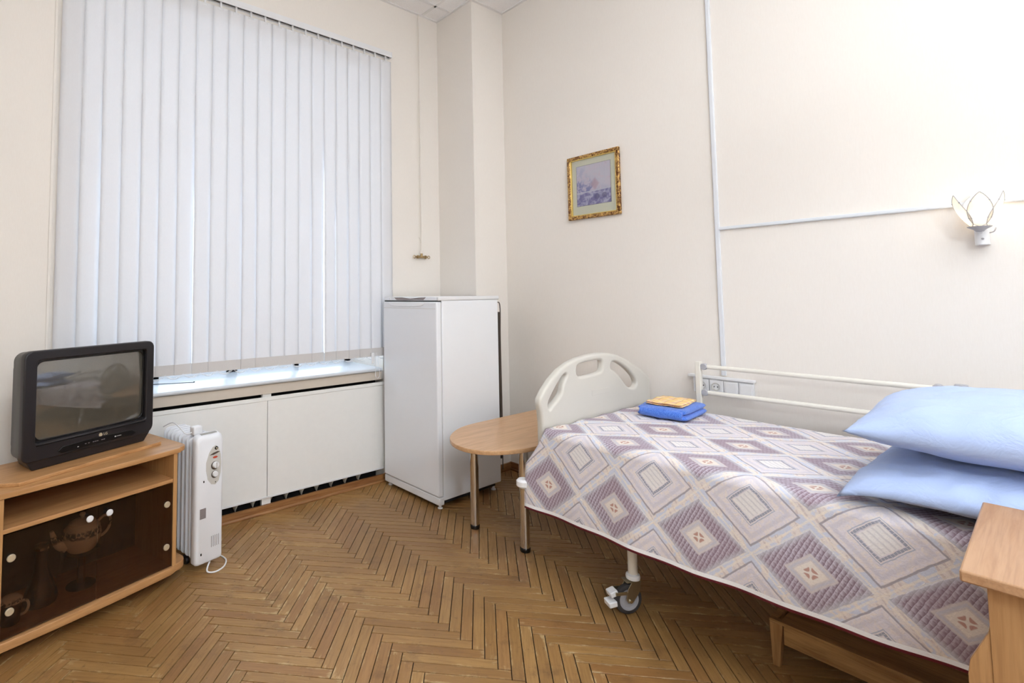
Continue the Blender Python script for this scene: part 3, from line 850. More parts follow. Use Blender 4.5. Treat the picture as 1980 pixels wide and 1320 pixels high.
lathes('rim_band', [(0.0275, 0.236), (0.0285, 0.236), (0.0285, 0.246), (0.0275, 0.246)], 'chrome', fl, 30)
mg = inside('lidded_mug', 'small glass mug with a pale lid at the left end of the stand', 'mug', -0.648, 0.12)
bm = bmesh.new(); lathe(bm, [(0, 0.002), (0.033, 0.002), (0.036, 0.01), (0.037, 0.085), (0.034, 0.085), (0.033, 0.012), (0, 0.008)], 28)
finish('body', bm, 'pot_glass', mg, smooth=True)
tubes('handle', [spline([(0.034, 0, 0.075), (0.058, 0, 0.07), (0.066, 0, 0.045), (0.055, 0, 0.022), (0.034, 0, 0.02)], 6)], 0.0055, 'porcelain', mg)
lathes('lid', [(0.0, 0.118), (0.024, 0.114), (0.040, 0.102), (0.043, 0.092), (0.041, 0.0865), (0, 0.0865)], 'porcelain', mg, 28)

# ------------------------------------------------------------------ television
TV_A = R(24.0)
tv = thing('television', 'black CRT television standing on the beech stand in front of the window', 'television', (0.322, 2.992, 0.7005), TV_A)
zz0 = 0.0
outer = rrect(-0.315, 0.312, 0.040, 0.532, [0.03, 0.045, 0.035, 0.035])
inner = rrect(-0.262, 0.268, 0.118, 0.488, 0.012)
bz_ = flat('bezel', [outer, inner], 0.04, 'black', tv, 0.006, 3, loc=(0, 0.020, 0))
flat('inner_bezel', [rrect(-0.266, 0.272, 0.114, 0.492, 0.01), rrect(-0.255, 0.261, 0.128, 0.479, 0.03)], 0.012, 'black_gloss', tv, 0.002, loc=(0, 0.026, 0))
# housing: front shell then tapering back
bm = bmesh.new()
def ring(y, x0, x1, z0, z1, r): return [bm.verts.new((a, y, b)) for a, b in rrect(x0, x1, z0, z1, r, 6)]
rs = [ring(0.034, -0.312, 0.309, 0.043, 0.529, 0.034), ring(0.125, -0.302, 0.299, 0.043, 0.522, 0.04), ring(0.14, -0.292, 0.289, 0.045, 0.512, 0.04), ring(0.20, -0.270, 0.268, 0.045, 0.488, 0.05),
      ring(0.33, -0.21, 0.21, 0.045, 0.42, 0.06), ring(0.40, -0.17, 0.17, 0.05, 0.36, 0.06), ring(0.42, -0.15, 0.15, 0.07, 0.33, 0.05)]
for A, B in zip(rs, rs[1:]):
    for k in range(len(A)): bm.faces.new((A[k], A[(k + 1) % len(A)], B[(k + 1) % len(A)], B[k]))
bm.faces.new(rs[0]); bm.faces.new(rs[-1])
finish('housing', bm, 'black', tv, smooth=True)
bm = bmesh.new()
P0 = [(-0.268, 0.012), (0.268, 0.012), (0.24, 0.19), (-0.24, 0.19)]; P1 = [(-0.298, 0.006), (0.298, 0.006), (0.25, 0.20), (-0.25, 0.20)]
A = [bm.verts.new((x, y, 0.0)) for x, y in P0]; B = [bm.verts.new((x, y, 0.046)) for x, y in P1]
for k in range(4): bm.faces.new((A[k], A[(k + 1) % 4], B[(k + 1) % 4], B[k]))
bm.faces.new(A); bm.faces.new(B)
finish('foot', bm, 'black', tv, smooth=True, bevel=0.004)
# convex picture tube
bm = bmesh.new(); NX, NZ = 24, 18; g = []
for j in range(NZ + 1):
    row = []
    for i in range(NX + 1):
        a, b = -1 + 2 * i / NX, -1 + 2 * j / NZ
        x = 0.003 + 0.262 * a * (1 + 0.006 * (1 - b * b)); z = 0.3035 + 0.180 * b * (1 + 0.012 * (1 - a * a))
        row.append(bm.verts.new((x, 0.036 - 0.022 * (1 - 0.62 * a * a - 0.38 * b * b), z)))
    g.append(row)
for j in range(NZ):
    for i in range(NX): bm.faces.new((g[j][i], g[j][i + 1], g[j + 1][i + 1], g[j + 1][i]))
finish('screen', bm, 'screen', tv, smooth='all')
boxes('trim_line', [(-0.26, 0.266, -0.0015, 0.0, 0.106, 0.110)], 'grey_plastic', tv).data.materials[0] = MT['black_gloss']
flat('control_flap', [[(-0.17, 0.062), (-0.15, 0.080), (0.0, 0.086), (0.19, 0.080), (0.215, 0.060), (0.19, 0.050), (0.0, 0.052), (-0.15, 0.050)]], 0.006, 'black_gloss', tv, 0.002, loc=(0, 0.0, 0))
lathes('logo_disc', [(0, -0.0022), (0.0085, -0.002), (0.009, 0.0)], 'gold_knob', tv, 24, (0.028, 0.0, 0.092), 'y')
text('logo_letters', 'LG', 0.017, 0.0008, 'gold_knob', tv, (0.052, -0.0012, 0.092))
bm = bmesh.new()
for x in (-0.045, -0.03, -0.008, 0.002, 0.012, 0.034, 0.044): box(bm, x - .0035, x + .0035, -0.0042, -0.003, 0.066, 0.0685)
finish('button', bm, 'foil', tv)
bm = bmesh.new(); box(bm, 0.098, 0.105, -0.0042, -0.003, 0.064, 0.069); box(bm, 0.109, 0.132, -0.0042, -0.003, 0.0655, 0.0675)
finish('marking', bm, 'grey_plastic', tv)
boxes('standby_light', [(-0.083, -0.077, -0.0045, -0.003, 0.060, 0.063)], 'grey_plastic', tv)

# ------------------------------------------------------------------ oil heater
HT_A = R(12)
ht = thing('oil_heater', 'white oil filled radiator heater with control panel beside the television stand', 'heater', (0.862, 2.945, 0), HT_A)
# local: front panel in the xz plane at y=0, fins stretch to +y
HW, HTOP, HBOT = 0.078, 0.722, 0.040
bm = bmesh.new()
front = []
def hring(y, w, zb, zt, r):
    return [bm.verts.new((a, y, b)) for a, b in rrect(-w, w, zb, zt, [r * .6, r * .6, r, r], 8)]
rs = [hring(0.0, HW - .012, HBOT + .012, HTOP - .03, 0.03), hring(0.006, HW - .004, HBOT + .004, HTOP - .016, 0.03), hring(0.018, HW, HBOT, HTOP - .006, 0.03), hring(0.050, HW, HBOT, HTOP, 0.03), hring(0.056, HW - .003, HBOT + .003, HTOP - .003, 0.03)]
for A, B in zip(rs, rs[1:]):
    for k in range(len(A)): bm.faces.new((A[k], A[(k + 1) % len(A)], B[(k + 1) % len(A)], B[k]))
bm.faces.new(rs[0]); bm.faces.new(rs[-1])
finish('control_housing', bm, 'radiator_heater', ht, smooth=True)
fin0 = None
for i in range(8):
    y = 0.085 + i * 0.046
    bm = bmesh.new()
    if fin0 is None:
        bm.free()
        fin0 = flat('fin', [rrect(-0.072, 0.072, 0.052, 0.705, 0.032, 8)], 0.007, 'radiator_heater', ht, 0.003, 2, loc=(0, y, 0))
        bm = bmesh.new()
        for (x0, x1) in ((-0.066, -0.034), (-0.014, 0.014), (0.034, 0.066)):
            c = [(x0, 0.0), (x1, 0.0)]
        rr_ = [[bm.verts.new((a, s_ * d, b)) for a, b in rrect(-w, w, zb, zt, rr, 6)] for (s_, d, w, zb, zt, rr) in ((-1, .0035, .060, .075, .690, .025), (-1, .013, .054, .085, .683, .022), )]
        for A, B in zip(rr_, rr_[1:]):
            for k in range(len(A)): bm.faces.new((A[k], A[(k + 1) % len(A)], B[(k + 1) % len(A)], B[k]))
        bm.faces.new(rr_[-1])
        rib = finish('oil_channel', bm, 'radiator_heater', fin0, smooth=True)
    else:
        bm.free(); c = copy_tree(fin0, ht); c.location = (0, y, 0)
# top strip of the fins
tubes('joining_bar', [[(0, 0.05, 0.67), (0, 0.42, 0.67)], [(0, 0.05, 0.095), (0, 0.42, 0.095)]], 0.016, 'radiator_heater', ht)
for y in (0.16, 0.39):
    bm = bmesh.new(); box(bm, -0.06, 0.06, y - .012, y + .012, 0.044, 0.052)
    ax = finish('wheel_bar', bm, 'black', ht)
    for s in (-1, 1):
        lathes('wheel', [(0, -.010), (.020, -.010), (.022, -.006), (.022, .006), (.020, .010), (0, .010)], 'black', ax, 20, (s * 0.048, y, 0.0225), 'x')
pnl = flat('control_panel', [[(0.030, 0.655), (0.048, 0.640), (0.060, 0.60), (0.064, 0.55), (0.060, 0.50), (0.050, 0.462), (0.030, 0.445), (0.006, 0.452), (-0.014, 0.48), (-0.024, 0.53), (-0.024, 0.57), (-0.008, 0.62), (0.012, 0.648)]], 0.004, 'grey_plastic', ht, 0.0015, loc=(0, 0.0, 0))
lathes('dial_ring', [(0, -.0015), (.0225, -.0015), (.0225, .0012), (0, .0012)], 'coil', pnl, 28, (0.0255, -0.002, 0.548), 'y')
lathes('thermostat_knob', [(0, -.016), (.015, -.015), (.017, -.010), (.018, 0), (.021, .001)], 'white', pnl, 28, (0.028, -0.002, 0.551), 'y')
boxes('knob_pointer', [(0.026, 0.030, -0.0205, -0.015, 0.536, 0.566)], 'grey_plastic', pnl)
lathes('dial_ring', [(0, -.0015), (.0195, -.0015), (.0195, .0012), (0, .0012)], 'coil', pnl, 28, (0.0245, -0.002, 0.501), 'y')
lathes('power_knob', [(0, -.014), (.013, -.013), (.015, -.008), (.016, 0), (.018, .001)], 'white', pnl, 28, (0.026, -0.002, 0.503), 'y')
lathes('pilot_light', [(0, -.005), (.006, -.004), (.0095, -.002), (.010, 0)], 'black_gloss', pnl, 20, (0.033, -0.001, 0.640), 'y')
lathes('pilot_lens', [(0, -.008), (.003, -.007), (.0045, -.004)], 'gold_knob', pnl, 14, (0.033, -0.001, 0.640), 'y')
flat('brand_oval', [ell(0.027, 0.592, 0.014, 0.0055)], 0.002, 'red', pnl, 0.0004, loc=(0, -0.002, 0))
flat('grip_slot', [[(-0.006, 0.608), (0.015, 0.617), (0.040, 0.621), (0.056, 0.617), (0.040, 0.612), (0.018, 0.606)]], 0.002, 'coil', pnl, 0.0003, loc=(0, -0.002, 0))
boxes('screw_hole', [(0.028, 0.032, -0.0035, -0.001, 0.456, 0.461)], 'black_gloss', pnl)
bm = bmesh.new()
for k in range(15): box(bm, -0.040 + k * 0.0062, -0.0386 + k * 0.0062, 0.020, 0.046, HTOP - 0.0052, HTOP + 0.0004)
finish('top_vent', bm, 'grey_plastic', ht)
bm = bmesh.new()
for k in range(5): box(bm, 0.010 + k * 0.0105, 0.0125 + k * 0.0105, -0.001, 0.004, 0.118, 0.176)
finish('lower_vent', bm, 'foil', ht)
boxes('rating_label', [(-0.056, -0.022, -0.0008, 0.002, 0.282, 0.335)], 'foil', ht)
bm = bmesh.new(); box(bm, -0.039, -0.033, -0.001, 0.002, 0.470, 0.480); box(bm, -0.050, -0.043, -0.001, 0.002, 0.092, 0.104)
finish('screw_recess', bm, 'black_gloss', ht)
plg = boxes('plug', [(-0.052, 0.0, 0.085, 0.135, 0.706, 0.752)], 'white', ht, bevel=0.007)
tubes('cord', [spline([(-0.052, 0.11, 0.722), (-0.075, 0.13, 0.715), (-0.085, 0.19, 0.745), (-0.09, 0.26, 0.76), (-0.11, 0.33, 0.73)], 6)], 0.003, 'white', ht, n=8)
tubes('cord', [spline([(0.03, 0.03, 0.05), (-0.02, -0.015, 0.012), (0.01, -0.045, 0.004), (0.07, -0.03, 0.004), (0.115, 0.03, 0.004), (0.118, 0.10, 0.006), (0.10, 0.16, 0.03), (0.085, 0.2, 0.06)], 7)], 0.0042, 'white', ht, n=10)

# ------------------------------------------------------------------ coffee table
ct = thing('coffee_table', 'low beech table with a rounded end and chrome legs between fridge and bed', 'coffee table', (2.62, 2.235, 0))
top = []
cy = 2.255
pts = [(3.20, 1.95), (2.70, 1.95), (2.40, 1.952), (2.24, 1.985), (2.12, 2.05), (2.055, 2.14), (2.045, 2.25), (2.085, 2.355), (2.16, 2.44), (2.28, 2.515), (2.42, 2.555), (2.70, 2.562), (3.20, 2.562)]
sm = spline([(p[0], p[1], 0) for p in pts], 5)
flat('tabletop', [[(p.x - 2.62, p.y - 2.235) for p in sm]], 0.024, 'beech_table', ct, 0.003, plane='xy', loc=(0, 0, 0.588))
for (x, y) in ((2.338, 2.42), (2.355, 2.03), (3.08, 2.42), (3.08, 2.06)):
    lg = lathes('leg', [(0, 0.022), (0.027, 0.022), (0.027, 0.570), (0, 0.570)], 'chrome', ct, 28, (x - 2.62, y - 2.235, 0))
    lathes('rubber_foot', [(0, 0), (0.028, 0), (0.030, 0.004), (0.030, 0.020), (0.028, 0.024), (0, 0.024)], 'black_gloss', lg, 28, (x - 2.62, y - 2.235, 0))
    lathes('mounting_flange', [(0, 0.5695), (0.038, 0.5695), (0.038, 0.575), (0, 0.575)], 'chrome', lg, 28, (x - 2.62, y - 2.235, 0))

# ------------------------------------------------------------------ hospital bed
bed = thing('hospital_bed', 'cream hospital bed on castors standing along the right wall', 'bed', (0, 0, 0))
BX0, BX1, BY1, BY0 = 2.20, 3.23, 1.735, -0.36
# footboard (sheet with three grips cut through)
out = [(2.184, 0.42), (2.182, 0.60), (2.180, 0.80), (2.172, 0.86), (2.160, 0.895), (2.165, 0.925), (2.20, 0.965), (2.26, 1.015), (2.335, 1.060), (2.41, 1.088), (2.50, 1.108), (2.60, 1.118), (2.70, 1.121), (2.80, 1.112), (2.90, 1.094), (3.02, 1.052), (3.14, 0.995), (3.235, 0.945), (3.262, 0.915), (3.268, 0.86), (3.270, 0.60), (3.268, 0.42)]
h1 = spline([(2.242, .862, 0), (2.232, .893, 0), (2.262, .935, 0), (2.318, .990, 0), (2.372, 1.030, 0), (2.395, 1.022, 0), (2.372, .990, 0), (2.356, .962, 0), (2.345, .930, 0), (2.312, .905, 0), (2.27, .880, 0)], 4, True)
h2 = spline([(2.487, 1.022, 0), (2.487, 1.055, 0), (2.51, 1.071, 0), (2.60, 1.080, 0), (2.70, 1.080, 0), (2.735, 1.070, 0), (2.738, 1.035, 0), (2.715, 1.012, 0), (2.61, 1.003, 0), (2.52, 1.003, 0)], 4, True)
h3 = spline([(2.822, 1.025, 0), (2.835, 1.056, 0), (2.90, 1.050, 0), (3.00, 1.002, 0), (3.08, .945, 0), (3.105, .90, 0), (3.07, .88, 0), (3.0, .895, 0), (2.93, .955, 0), (2.865, 1.0, 0)], 4, True)
flat('footboard', [out] + [[(p.x, p.y) for p in h] for h in (h1, h2, h3)], 0.042, 'board', bed, 0.014, 4, loc=(0, 1.765, 0))
flat('label_recess', [rrect(2.62, 2.80, 0.885, 0.915, 0.005)], 0.003, 'board', bed, 0.001, loc=(0, 1.7445, 0))
flat('headboard', [out], 0.042, 'board', bed, 0.014, 4, loc=(0, -0.40, 0))
boxes('deck_frame', [(2.23, 2.27, -0.36, 1.742, 0.46, 0.52), (3.16, 3.20, -0.36, 1.742, 0.46, 0.52), (2.27, 3.16, 1.70, 1.742, 0.46, 0.52), (2.27, 3.16, -0.36, -0.32, 0.46, 0.52),
                     (2.27, 3.16, 0.2, 0.24, 0.46, 0.50), (2.27, 3.16, 1.1, 1.14, 0.46, 0.50)], 'cream', bed, bevel=0.004)
boxes('mattress_deck', [(2.24, 3.19, -0.33, 1.72, 0.52, 0.535)], 'cream', bed)
for (x, y) in ((2.205, 1.815), (3.24, 1.815)):
    bp = lathes('corner_bumper', [(0, -0.022), (0.026, -0.022), (0.036, -0.012), (0.036, 0.012), (0.026, 0.022), (0, 0.022)], 'white', bed, 28, (2.155 if x < 3 else 3.27, 1.862 if x < 3 else 1.80, 0.472))
# legs with castors
cst = None
for (x, y) in ((2.300, 1.345), (3.10, 1.345), (2.300, 0.02), (3.10, 0.02)):
    lg = tubes('leg', [[(0, 0, 0.172), (0, 0, 0.46)]], 0.021, 'cream', bed, n=24, loc=(x, y, 0))
    if cst is None:
        cst = lg
        lathes('collar', [(0.021, 0.152), (0.030, 0.154), (0.032, 0.162), (0.030, 0.172), (0.021, 0.178)], 'white', lg, 28)
        wa = R(-28)                      # castor turned so that its flat side faces right-front
        cm = Matrix.Rotation(wa, 4, 'Z')
        bm = bmesh.new()                 # fork: top plate and two cheeks
        for s in (-1, 1):
            pl = [(-0.020, 0.150), (0.026, 0.150), (0.014, 0.10), (-0.018, 0.058), (-0.040, 0.058), (-0.050, 0.075), (-0.040, 0.12)]
            A = [bm.verts.new(cm @ Vector((a, s * 0.0215, b))) for a, b in pl]; B = [bm.verts.new(cm @ Vector((a, s * 0.0245, b))) for a, b in pl]
            bm.faces.new(A); bm.faces.new(B)
            for k in range(len(pl)): bm.faces.new((A[k], A[(k + 1) % len(pl)], B[(k + 1) % len(pl)], B[k]))
        box(bm, -0.045, 0.026, -0.0245, 0.0245, 0.146, 0.151, 0, cm)
        finish('fork', bm, 'steel', lg, smooth=True, bevel=0.001)
        cw = cm @ Vector((-0.030, 0, 0.0665))
        bm = bmesh.new(); lathe(bm, [(0.047, -.013), (0.056, -.014), (0.064, -.009), (0.0665, 0.0), (0.064, .009), (0.056, .014), (0.047, .013), (0.047, -.013)], 40, (0, 0, 0), 'y')
        wm = cm.copy(); wm.translation = cw; bmesh.ops.transform(bm, matrix=wm, verts=bm.verts); finish('tyre', bm, 'rubber', lg, smooth=True)
        bm = bmesh.new(); lathe(bm, [(0, -.015), (0.012, -.015), (0.014, -.008), (0.036, -.006), (0.040, -.012), (0.0475, -.013), (0.0475, .013), (0.040, .012), (0.036, .006), (0.014, .008), (0.012, .015), (0, .015)], 40, (0, 0, 0), 'y')
        bmesh.ops.transform(bm, matrix=wm, verts=bm.verts); finish('hub', bm, 'wheel_grey', lg, smooth=True)
        bm = bmesh.new(); lathe(bm, [(0, -.030), (0.007, -.030), (0.0075, -.024), (0.0075, .024), (0.007, .030), (0, .030)], 16, (0, 0, 0), 'y')
        bmesh.ops.transform(bm, matrix=wm, verts=bm.verts); finish('axle', bm, 'chrome', lg, smooth=True)
        bm = bmesh.new(); box(bm, -0.088, -0.050, -0.022, 0.022, 0.118, 0.142, 0, cm @ Matrix.Rotation(R(-18), 4, 'Y')); box(bm, -0.125, -0.085, -0.026, 0.026, 0.062, 0.086, 0, cm @ Matrix.Rotation(R(-8), 4, 'Y'))
        finish('brake_pedal', bm, 'white', lg, smooth=True, bevel=0.004)
        bm = bmesh.new(); box(bm, -0.098, -0.045, -0.028, -0.024, 0.098, 0.112, 0, cm); box(bm, -0.098, -0.045, 0.024, 0.028, 0.098, 0.112, 0, cm); box(bm, -0.102, -0.096, -0.028, 0.028, 0.098, 0.112, 0, cm)
        finish('brake_lever', bm, 'steel', lg, smooth=True, bevel=0.001)
    else:
        for ch in list(cst.children):
            c = ch.copy(); COL.objects.link(c); c.parent = lg
boxes('cross_bar', [(2.31, 3.09, 1.335, 1.360, 0.30, 0.34), (2.31, 3.09, 0.008, 0.033, 0.30, 0.34)], 'cream', bed, bevel=0.003)
# side rail on the wall side
sr = tubes('side_rail', [[(3.235, 1.395, 1.030), (3.235, 0.45, 1.034), (3.235, 0.37, 1.034)], [(3.235, 1.402, 0.880), (3.235, 0.05, 0.896)],
     spline([(3.235, 0.37, 1.034), (3.235, 0.05, 1.03), (3.235, -0.03, 1.00), (3.235, -0.06, 0.93), (3.235, -0.06, 0.80)], 6)], 0.0125, 'cream', bed, n=16)
boxes('rail_post', [(3.215, 3.245, 1.412, 1.442, 0.46, 1.058)], 'cream', bed, bevel=0.004)
boxes('rail_post', [(3.215, 3.245, 0.22, 0.25, 0.46, 0.96)], 'cream', bed, bevel=0.004)
for z in (1.030, 0.880):
    lathes('pivot', [(0, -.014), (.017, -.014), (.019, -.008), (.019, .010), (0, .012)], 'wheel_grey', bed, 24, (3.232, 1.397, z), 'x')
lathes('pivot', [(0, -.018), (.016, -.018), (.019, -.010), (.019, .014), (0, .016)], 'wheel_grey', bed, 24, (3.235, 0.425, 1.036), 'x')
boxes('rail_catch', [(3.215, 3.25, 0.335, 0.375, 1.018, 1.062)], 'wheel_grey', bed, bevel=0.004)

# mattress
bm = bmesh.new(); box(bm, 2.215, 3.205, -0.36, 1.735, 0.536, 0.765)
tag(finish('mattress', bm, 'mattress', smooth=True, bevel=0.03, seg=4), 'burgundy mattress lying under the patterned bedspread', 'mattress')

# bedspread: cloth over the mattress, hanging down the room side
def spread():
    bm = bmesh.new(); uvl = bm.loops.layers.uv.new('UVMap')
    # cross-section parameter s (m): 0 at the fold, + across the top, - down the flap
    s_min, s_max, NS, NY = -0.418, 1.065, 240, 150
    rows = []
    for j in range(NY + 1):
        tj = j / NY; row = []
        for i in range(NS + 1):
            s = s_min + (s_max - s_min) * i / NS - (0.004 if i == 0 else 0)
            d = max(0.0, -s)
            yend = 1.737 + 0.105 * min(1, max(0, (d - 0.02) / 0.18)) ** 1.3
            y = -0.37 + (yend + 0.37) * tj
            rf = 0.045
            if s > rf:
                x = 2.168 + s; z = 0.775
            elif s > -rf:
                q = (rf - s) / (2 * rf) * (PI / 2)
                x = 2.168 + rf - rf * math.sin(q) ; z = 0.775 - rf + rf * math.cos(q)
            else:
                dd = d - rf
                hy = min(1, max(0, (1.0 - y) / 0.8))
                x = 2.168 - 0.022 * min(1, dd / 0.3) + 0.006 * math.sin(y * 9) * dd / 0.3 + 0.004 * math.sin(y * 23 + 1) * dd / 0.3
                z = 0.775 - rf - dd * (1.0 - 0.105 * hy)
            if s > -0.02:
                e = max(0.0, min(1, (s - 0.0) / 0.1))
                z += e * (0.0035 * noise.noise(Vector((x * 3.5, y * 3.5, 0))) + 0.004 * noise.noise(Vector((x * 9, y * 7, 3))))
                if s > 1.0: z -= (s - 1.0) * 0.6
                ef = max(0, 1 - (1.737 - y) / 0.05); z -= 0.010 * ef * ef * e
                # wrinkles close to the foot
                z += 0.004 * e * math.sin(x * 30 + y * 12) * max(0, 1 - (1.737 - y) / 0.25)
            row.append((bm.verts.new((x, y, z + 0.003)), (s, y)))
        rows.append(row)
    for j in range(NY):
        for i in range(NS):
            q = (rows[j][i], rows[j][i + 1], rows[j + 1][i + 1], rows[j + 1][i])
            f = bm.faces.new([v[0] for v in q])
            for lp, v in zip(f.loops, q): lp[uvl].uv = v[1]
            f.smooth = True
            if i == 0: f.material_index = 1
    me = bpy.data.meshes.new('bedspread')
    bmesh.ops.recalc_face_normals(bm, faces=bm.faces)
    up = [f for f in bm.faces if f.calc_center_median().x > 2.5][0]
    if up.normal.z < 0: bmesh.ops.reverse_faces(bm, faces=bm.faces)
    bm.to_mesh(me); bm.free()
    me.materials.append(MT['tapestry']); me.materials.append(MT['lining'])
    o = bpy.data.objects.new('bedspread', me); COL.objects.link(o)
    md = o.modifiers.new('thickness', 'SOLIDIFY'); md.thickness = 0.005; md.offset = -1; md.material_offset = 1; md.material_offset_rim = 1
    return tag(o, 'patterned beige and mauve tapestry bedspread hanging over the side of the bed', 'bedspread')
spread()

# pillows
def pillow(name, label, cx, cy, cz, lx, ly, th, rz, seed, tilt=(0, 0), sag=0.0, cn=0.03, ft=0.70):
    bm = bmesh.new(); N = 56; top, bot = [], []
    for j in range(N + 1):
        rt, rb = [], []
        for i in range(N + 1):
            u, v = -1 + 2 * i / N, -1 + 2 * j / N
            e = max(0.0, (1 - abs(u) ** 2.6)) ** 0.55 * max(0.0, (1 - abs(v) ** 2.6)) ** 0.55
            pin = 1 - 0.055 * (1 - u * u) * (abs(v) ** 3); pin2 = 1 - 0.055 * (1 - v * v) * (abs(u) ** 3)
            x, y = u * lx / 2 * pin2, v * ly / 2 * pin
            w = 0.012 * noise.noise(Vector((x * 7 + seed, y * 7, seed))) + 0.009 * (1 - abs(2 * noise.noise(Vector((x * 16 + seed + y * 4, y * 6, seed * 2)))))
            rad = 0.006 * math.sin(math.atan2(v, u) * 26 + seed) * (max(abs(u), abs(v)) ** 6)
            zt = th * ft * e + (w + rad) * min(1, e * 2.0)
            zb = -th * (1 - ft) * e + w * 0.4 * min(1, e * 2.0)
            cor = cn * (abs(u) * abs(v)) ** 5
            dro = sag * (u * u + v * v) / 2
            rt.append(bm.verts.new((x, y, zt + cor - dro))); 
            rb.append(rt[-1] if (i in (0, N) or j in (0, N)) else bm.verts.new((x, y, zb + cor - dro)))
        top.append(rt); bot.append(rb)
    for j in range(N):
        for i in range(N):
            bm.faces.new((top[j][i], top[j][i + 1], top[j + 1][i + 1], top[j + 1][i]))
            q = (bot[j][i], bot[j + 1][i], bot[j + 1][i + 1], bot[j][i + 1])
            try: bm.faces.new(q)
            except ValueError: pass
    o = finish(name, bm, 'pillow', smooth='all')
    o.location = (cx, cy, cz); o.rotation_euler = (tilt[0], tilt[1], rz)
    return tag(o, label, 'pillow')
pillow('pillow', 'lower of two pale blue pillows, lying flat on the bedspread', 2.525, 0.15, 0.832, 0.76, 0.76, 0.135, R(-1), 3, cn=-0.035)
pillow('pillow', 'upper plump pale blue pillow, on top of the other pillow', 2.57, 0.15, 1.000, 0.74, 0.77, 0.20, R(2), 8, cn=0.005, ft=0.62)

# towels
def slab_cloth(name, lx, ly, th, mat, parent, z, wob=0.003, seed=0, rnd=2.2):
    bm = bmesh.new(); n = 30; T, Bt = [], []
    for j in range(n + 1):
        a_, b_ = [], []
        for i in range(n + 1):
            u, v = -1 + 2 * i / n, -1 + 2 * j / n
            cx_ = math.copysign(abs(u) ** 1.0, u); 
            e = (max(0, 1 - abs(u) ** 8) * max(0, 1 - abs(v) ** 8)) ** (1 / rnd)
            k = 1 - 0.035 * (u * v) ** 4
            w = wob * noise.noise(Vector((u * 2 + seed, v * 2, seed)))
            x, y = u * lx / 2 * k, v * ly / 2 * k
            p = bm.verts.new((x, y, z + th / 2 + th / 2 * e + w)); a_.append(p)
            b_.append(p if (i in (0, n) or j in (0, n)) else bm.verts.new((x, y, z + th / 2 - th / 2 * e + w * 0.2)))
        T.append(a_); Bt.append(b_)
    for j in range(n):
        for i in range(n):
            bm.faces.new((T[j][i], T[j][i + 1], T[j + 1][i + 1], T[j + 1][i])); bm.faces.new((Bt[j][i], Bt[j + 1][i], Bt[j + 1][i + 1], Bt[j][i + 1]))
    return finish(name, bm, mat, parent, smooth='all')
tw_ = thing('bath_towel', 'thick folded bright blue terry towel lying on the bedspread', 'towel', (2.965, 1.462, 0.781), R(5))
slab_cloth('lower_fold', 0.325, 0.27, 0.034, 'terry', tw_, 0.0, 0.003, 1)
slab_cloth('upper_fold', 0.318, 0.262, 0.034, 'terry', tw_, 0.030, 0.004, 5)
bm = bmesh.new(); tube(bm, [(-0.150, -0.11, 0.032), (-0.155, 0, 0.033), (-0.150, 0.11, 0.032)], [0.020, 0.030, 0.020], 16)
finish('folded_edge', bm, 'terry', tw_, smooth=True)
ck = thing('kitchen_cloth', 'folded yellow checked cloth lying on top of the blue towel', 'cloth', (2.972, 1.468, 0.8475), R(9))
slab_cloth('lower_fold', 0.270, 0.200, 0.006, 'check', ck, 0.0, 0.004, 2)
u_ = slab_cloth('upper_fold', 0.262, 0.190, 0.006, 'check', ck, 0.006, 0.006, 7)
u_.rotation_euler = (0, R(0.6), R(-3))

# ------------------------------------------------------------------ footstool under the bed
fs = thing('footstool', 'low varnished wooden footstool pushed under the side of the bed', 'footstool', (2.412, 0.838, 0))
H0 = 0.178
boxes('seat', [(0.03, 0.32, -0.62, -0.03, H0 - 0.022, H0 - 0.010)], 'stool', fs)
boxes('seat_rim', [(0.0, 0.025, -0.65, 0.0, H0 - 0.012, H0), (0.325, 0.35, -0.65, 0.0, H0 - 0.012, H0), (0.025, 0.325, -0.022, 0.0, H0 - 0.012, H0), (0.025, 0.325, -0.65, -0.628, H0 - 0.012, H0)], 'stool', fs, bevel=0.002)
boxes('apron', [(0.008, 0.024, -0.60, -0.045, H0 - 0.085, H0 - 0.012)], 'stool', fs, bevel=0.001)
boxes('apron', [(0.326, 0.342, -0.60, -0.045, H0 - 0.085, H0 - 0.012)], 'stool', fs, bevel=0.001)
boxes('apron', [(0.045, 0.305, -0.024, -0.008, H0 - 0.085, H0 - 0.012)], 'stool', fs, bevel=0.001)
boxes('apron', [(0.045, 0.305, -0.642, -0.626, H0 - 0.085, H0 - 0.012)], 'stool', fs, bevel=0.001)
for (x, y) in ((0.0, 0.0), (0.35, 0.0), (0.0, -0.65), (0.35, -0.65)):
    bm = bmesh.new(); sx, sy = (1 if x == 0 else -1), (-1 if y == 0 else 1)
    A = [bm.verts.new(v) for v in ((x, y, H0 - .012), (x + sx * .045, y, H0 - .012), (x + sx * .045, y + sy * .045, H0 - .012), (x, y + sy * .045, H0 - .012))]
    B = [bm.verts.new(v) for v in ((x + sx * .004, y + sy * .004, 0), (x + sx * .028, y + sy * .004, 0), (x + sx * .028, y + sy * .028, 0), (x + sx * .004, y + sy * .028, 0))]
    bm.faces.new(A); bm.faces.new(B)
    for k in range(4): bm.faces.new((A[k], A[(k + 1) % 4], B[(k + 1) % 4], B[k]))
    finish('leg', bm, 'stool_v', fs, smooth=True, bevel=0.002)

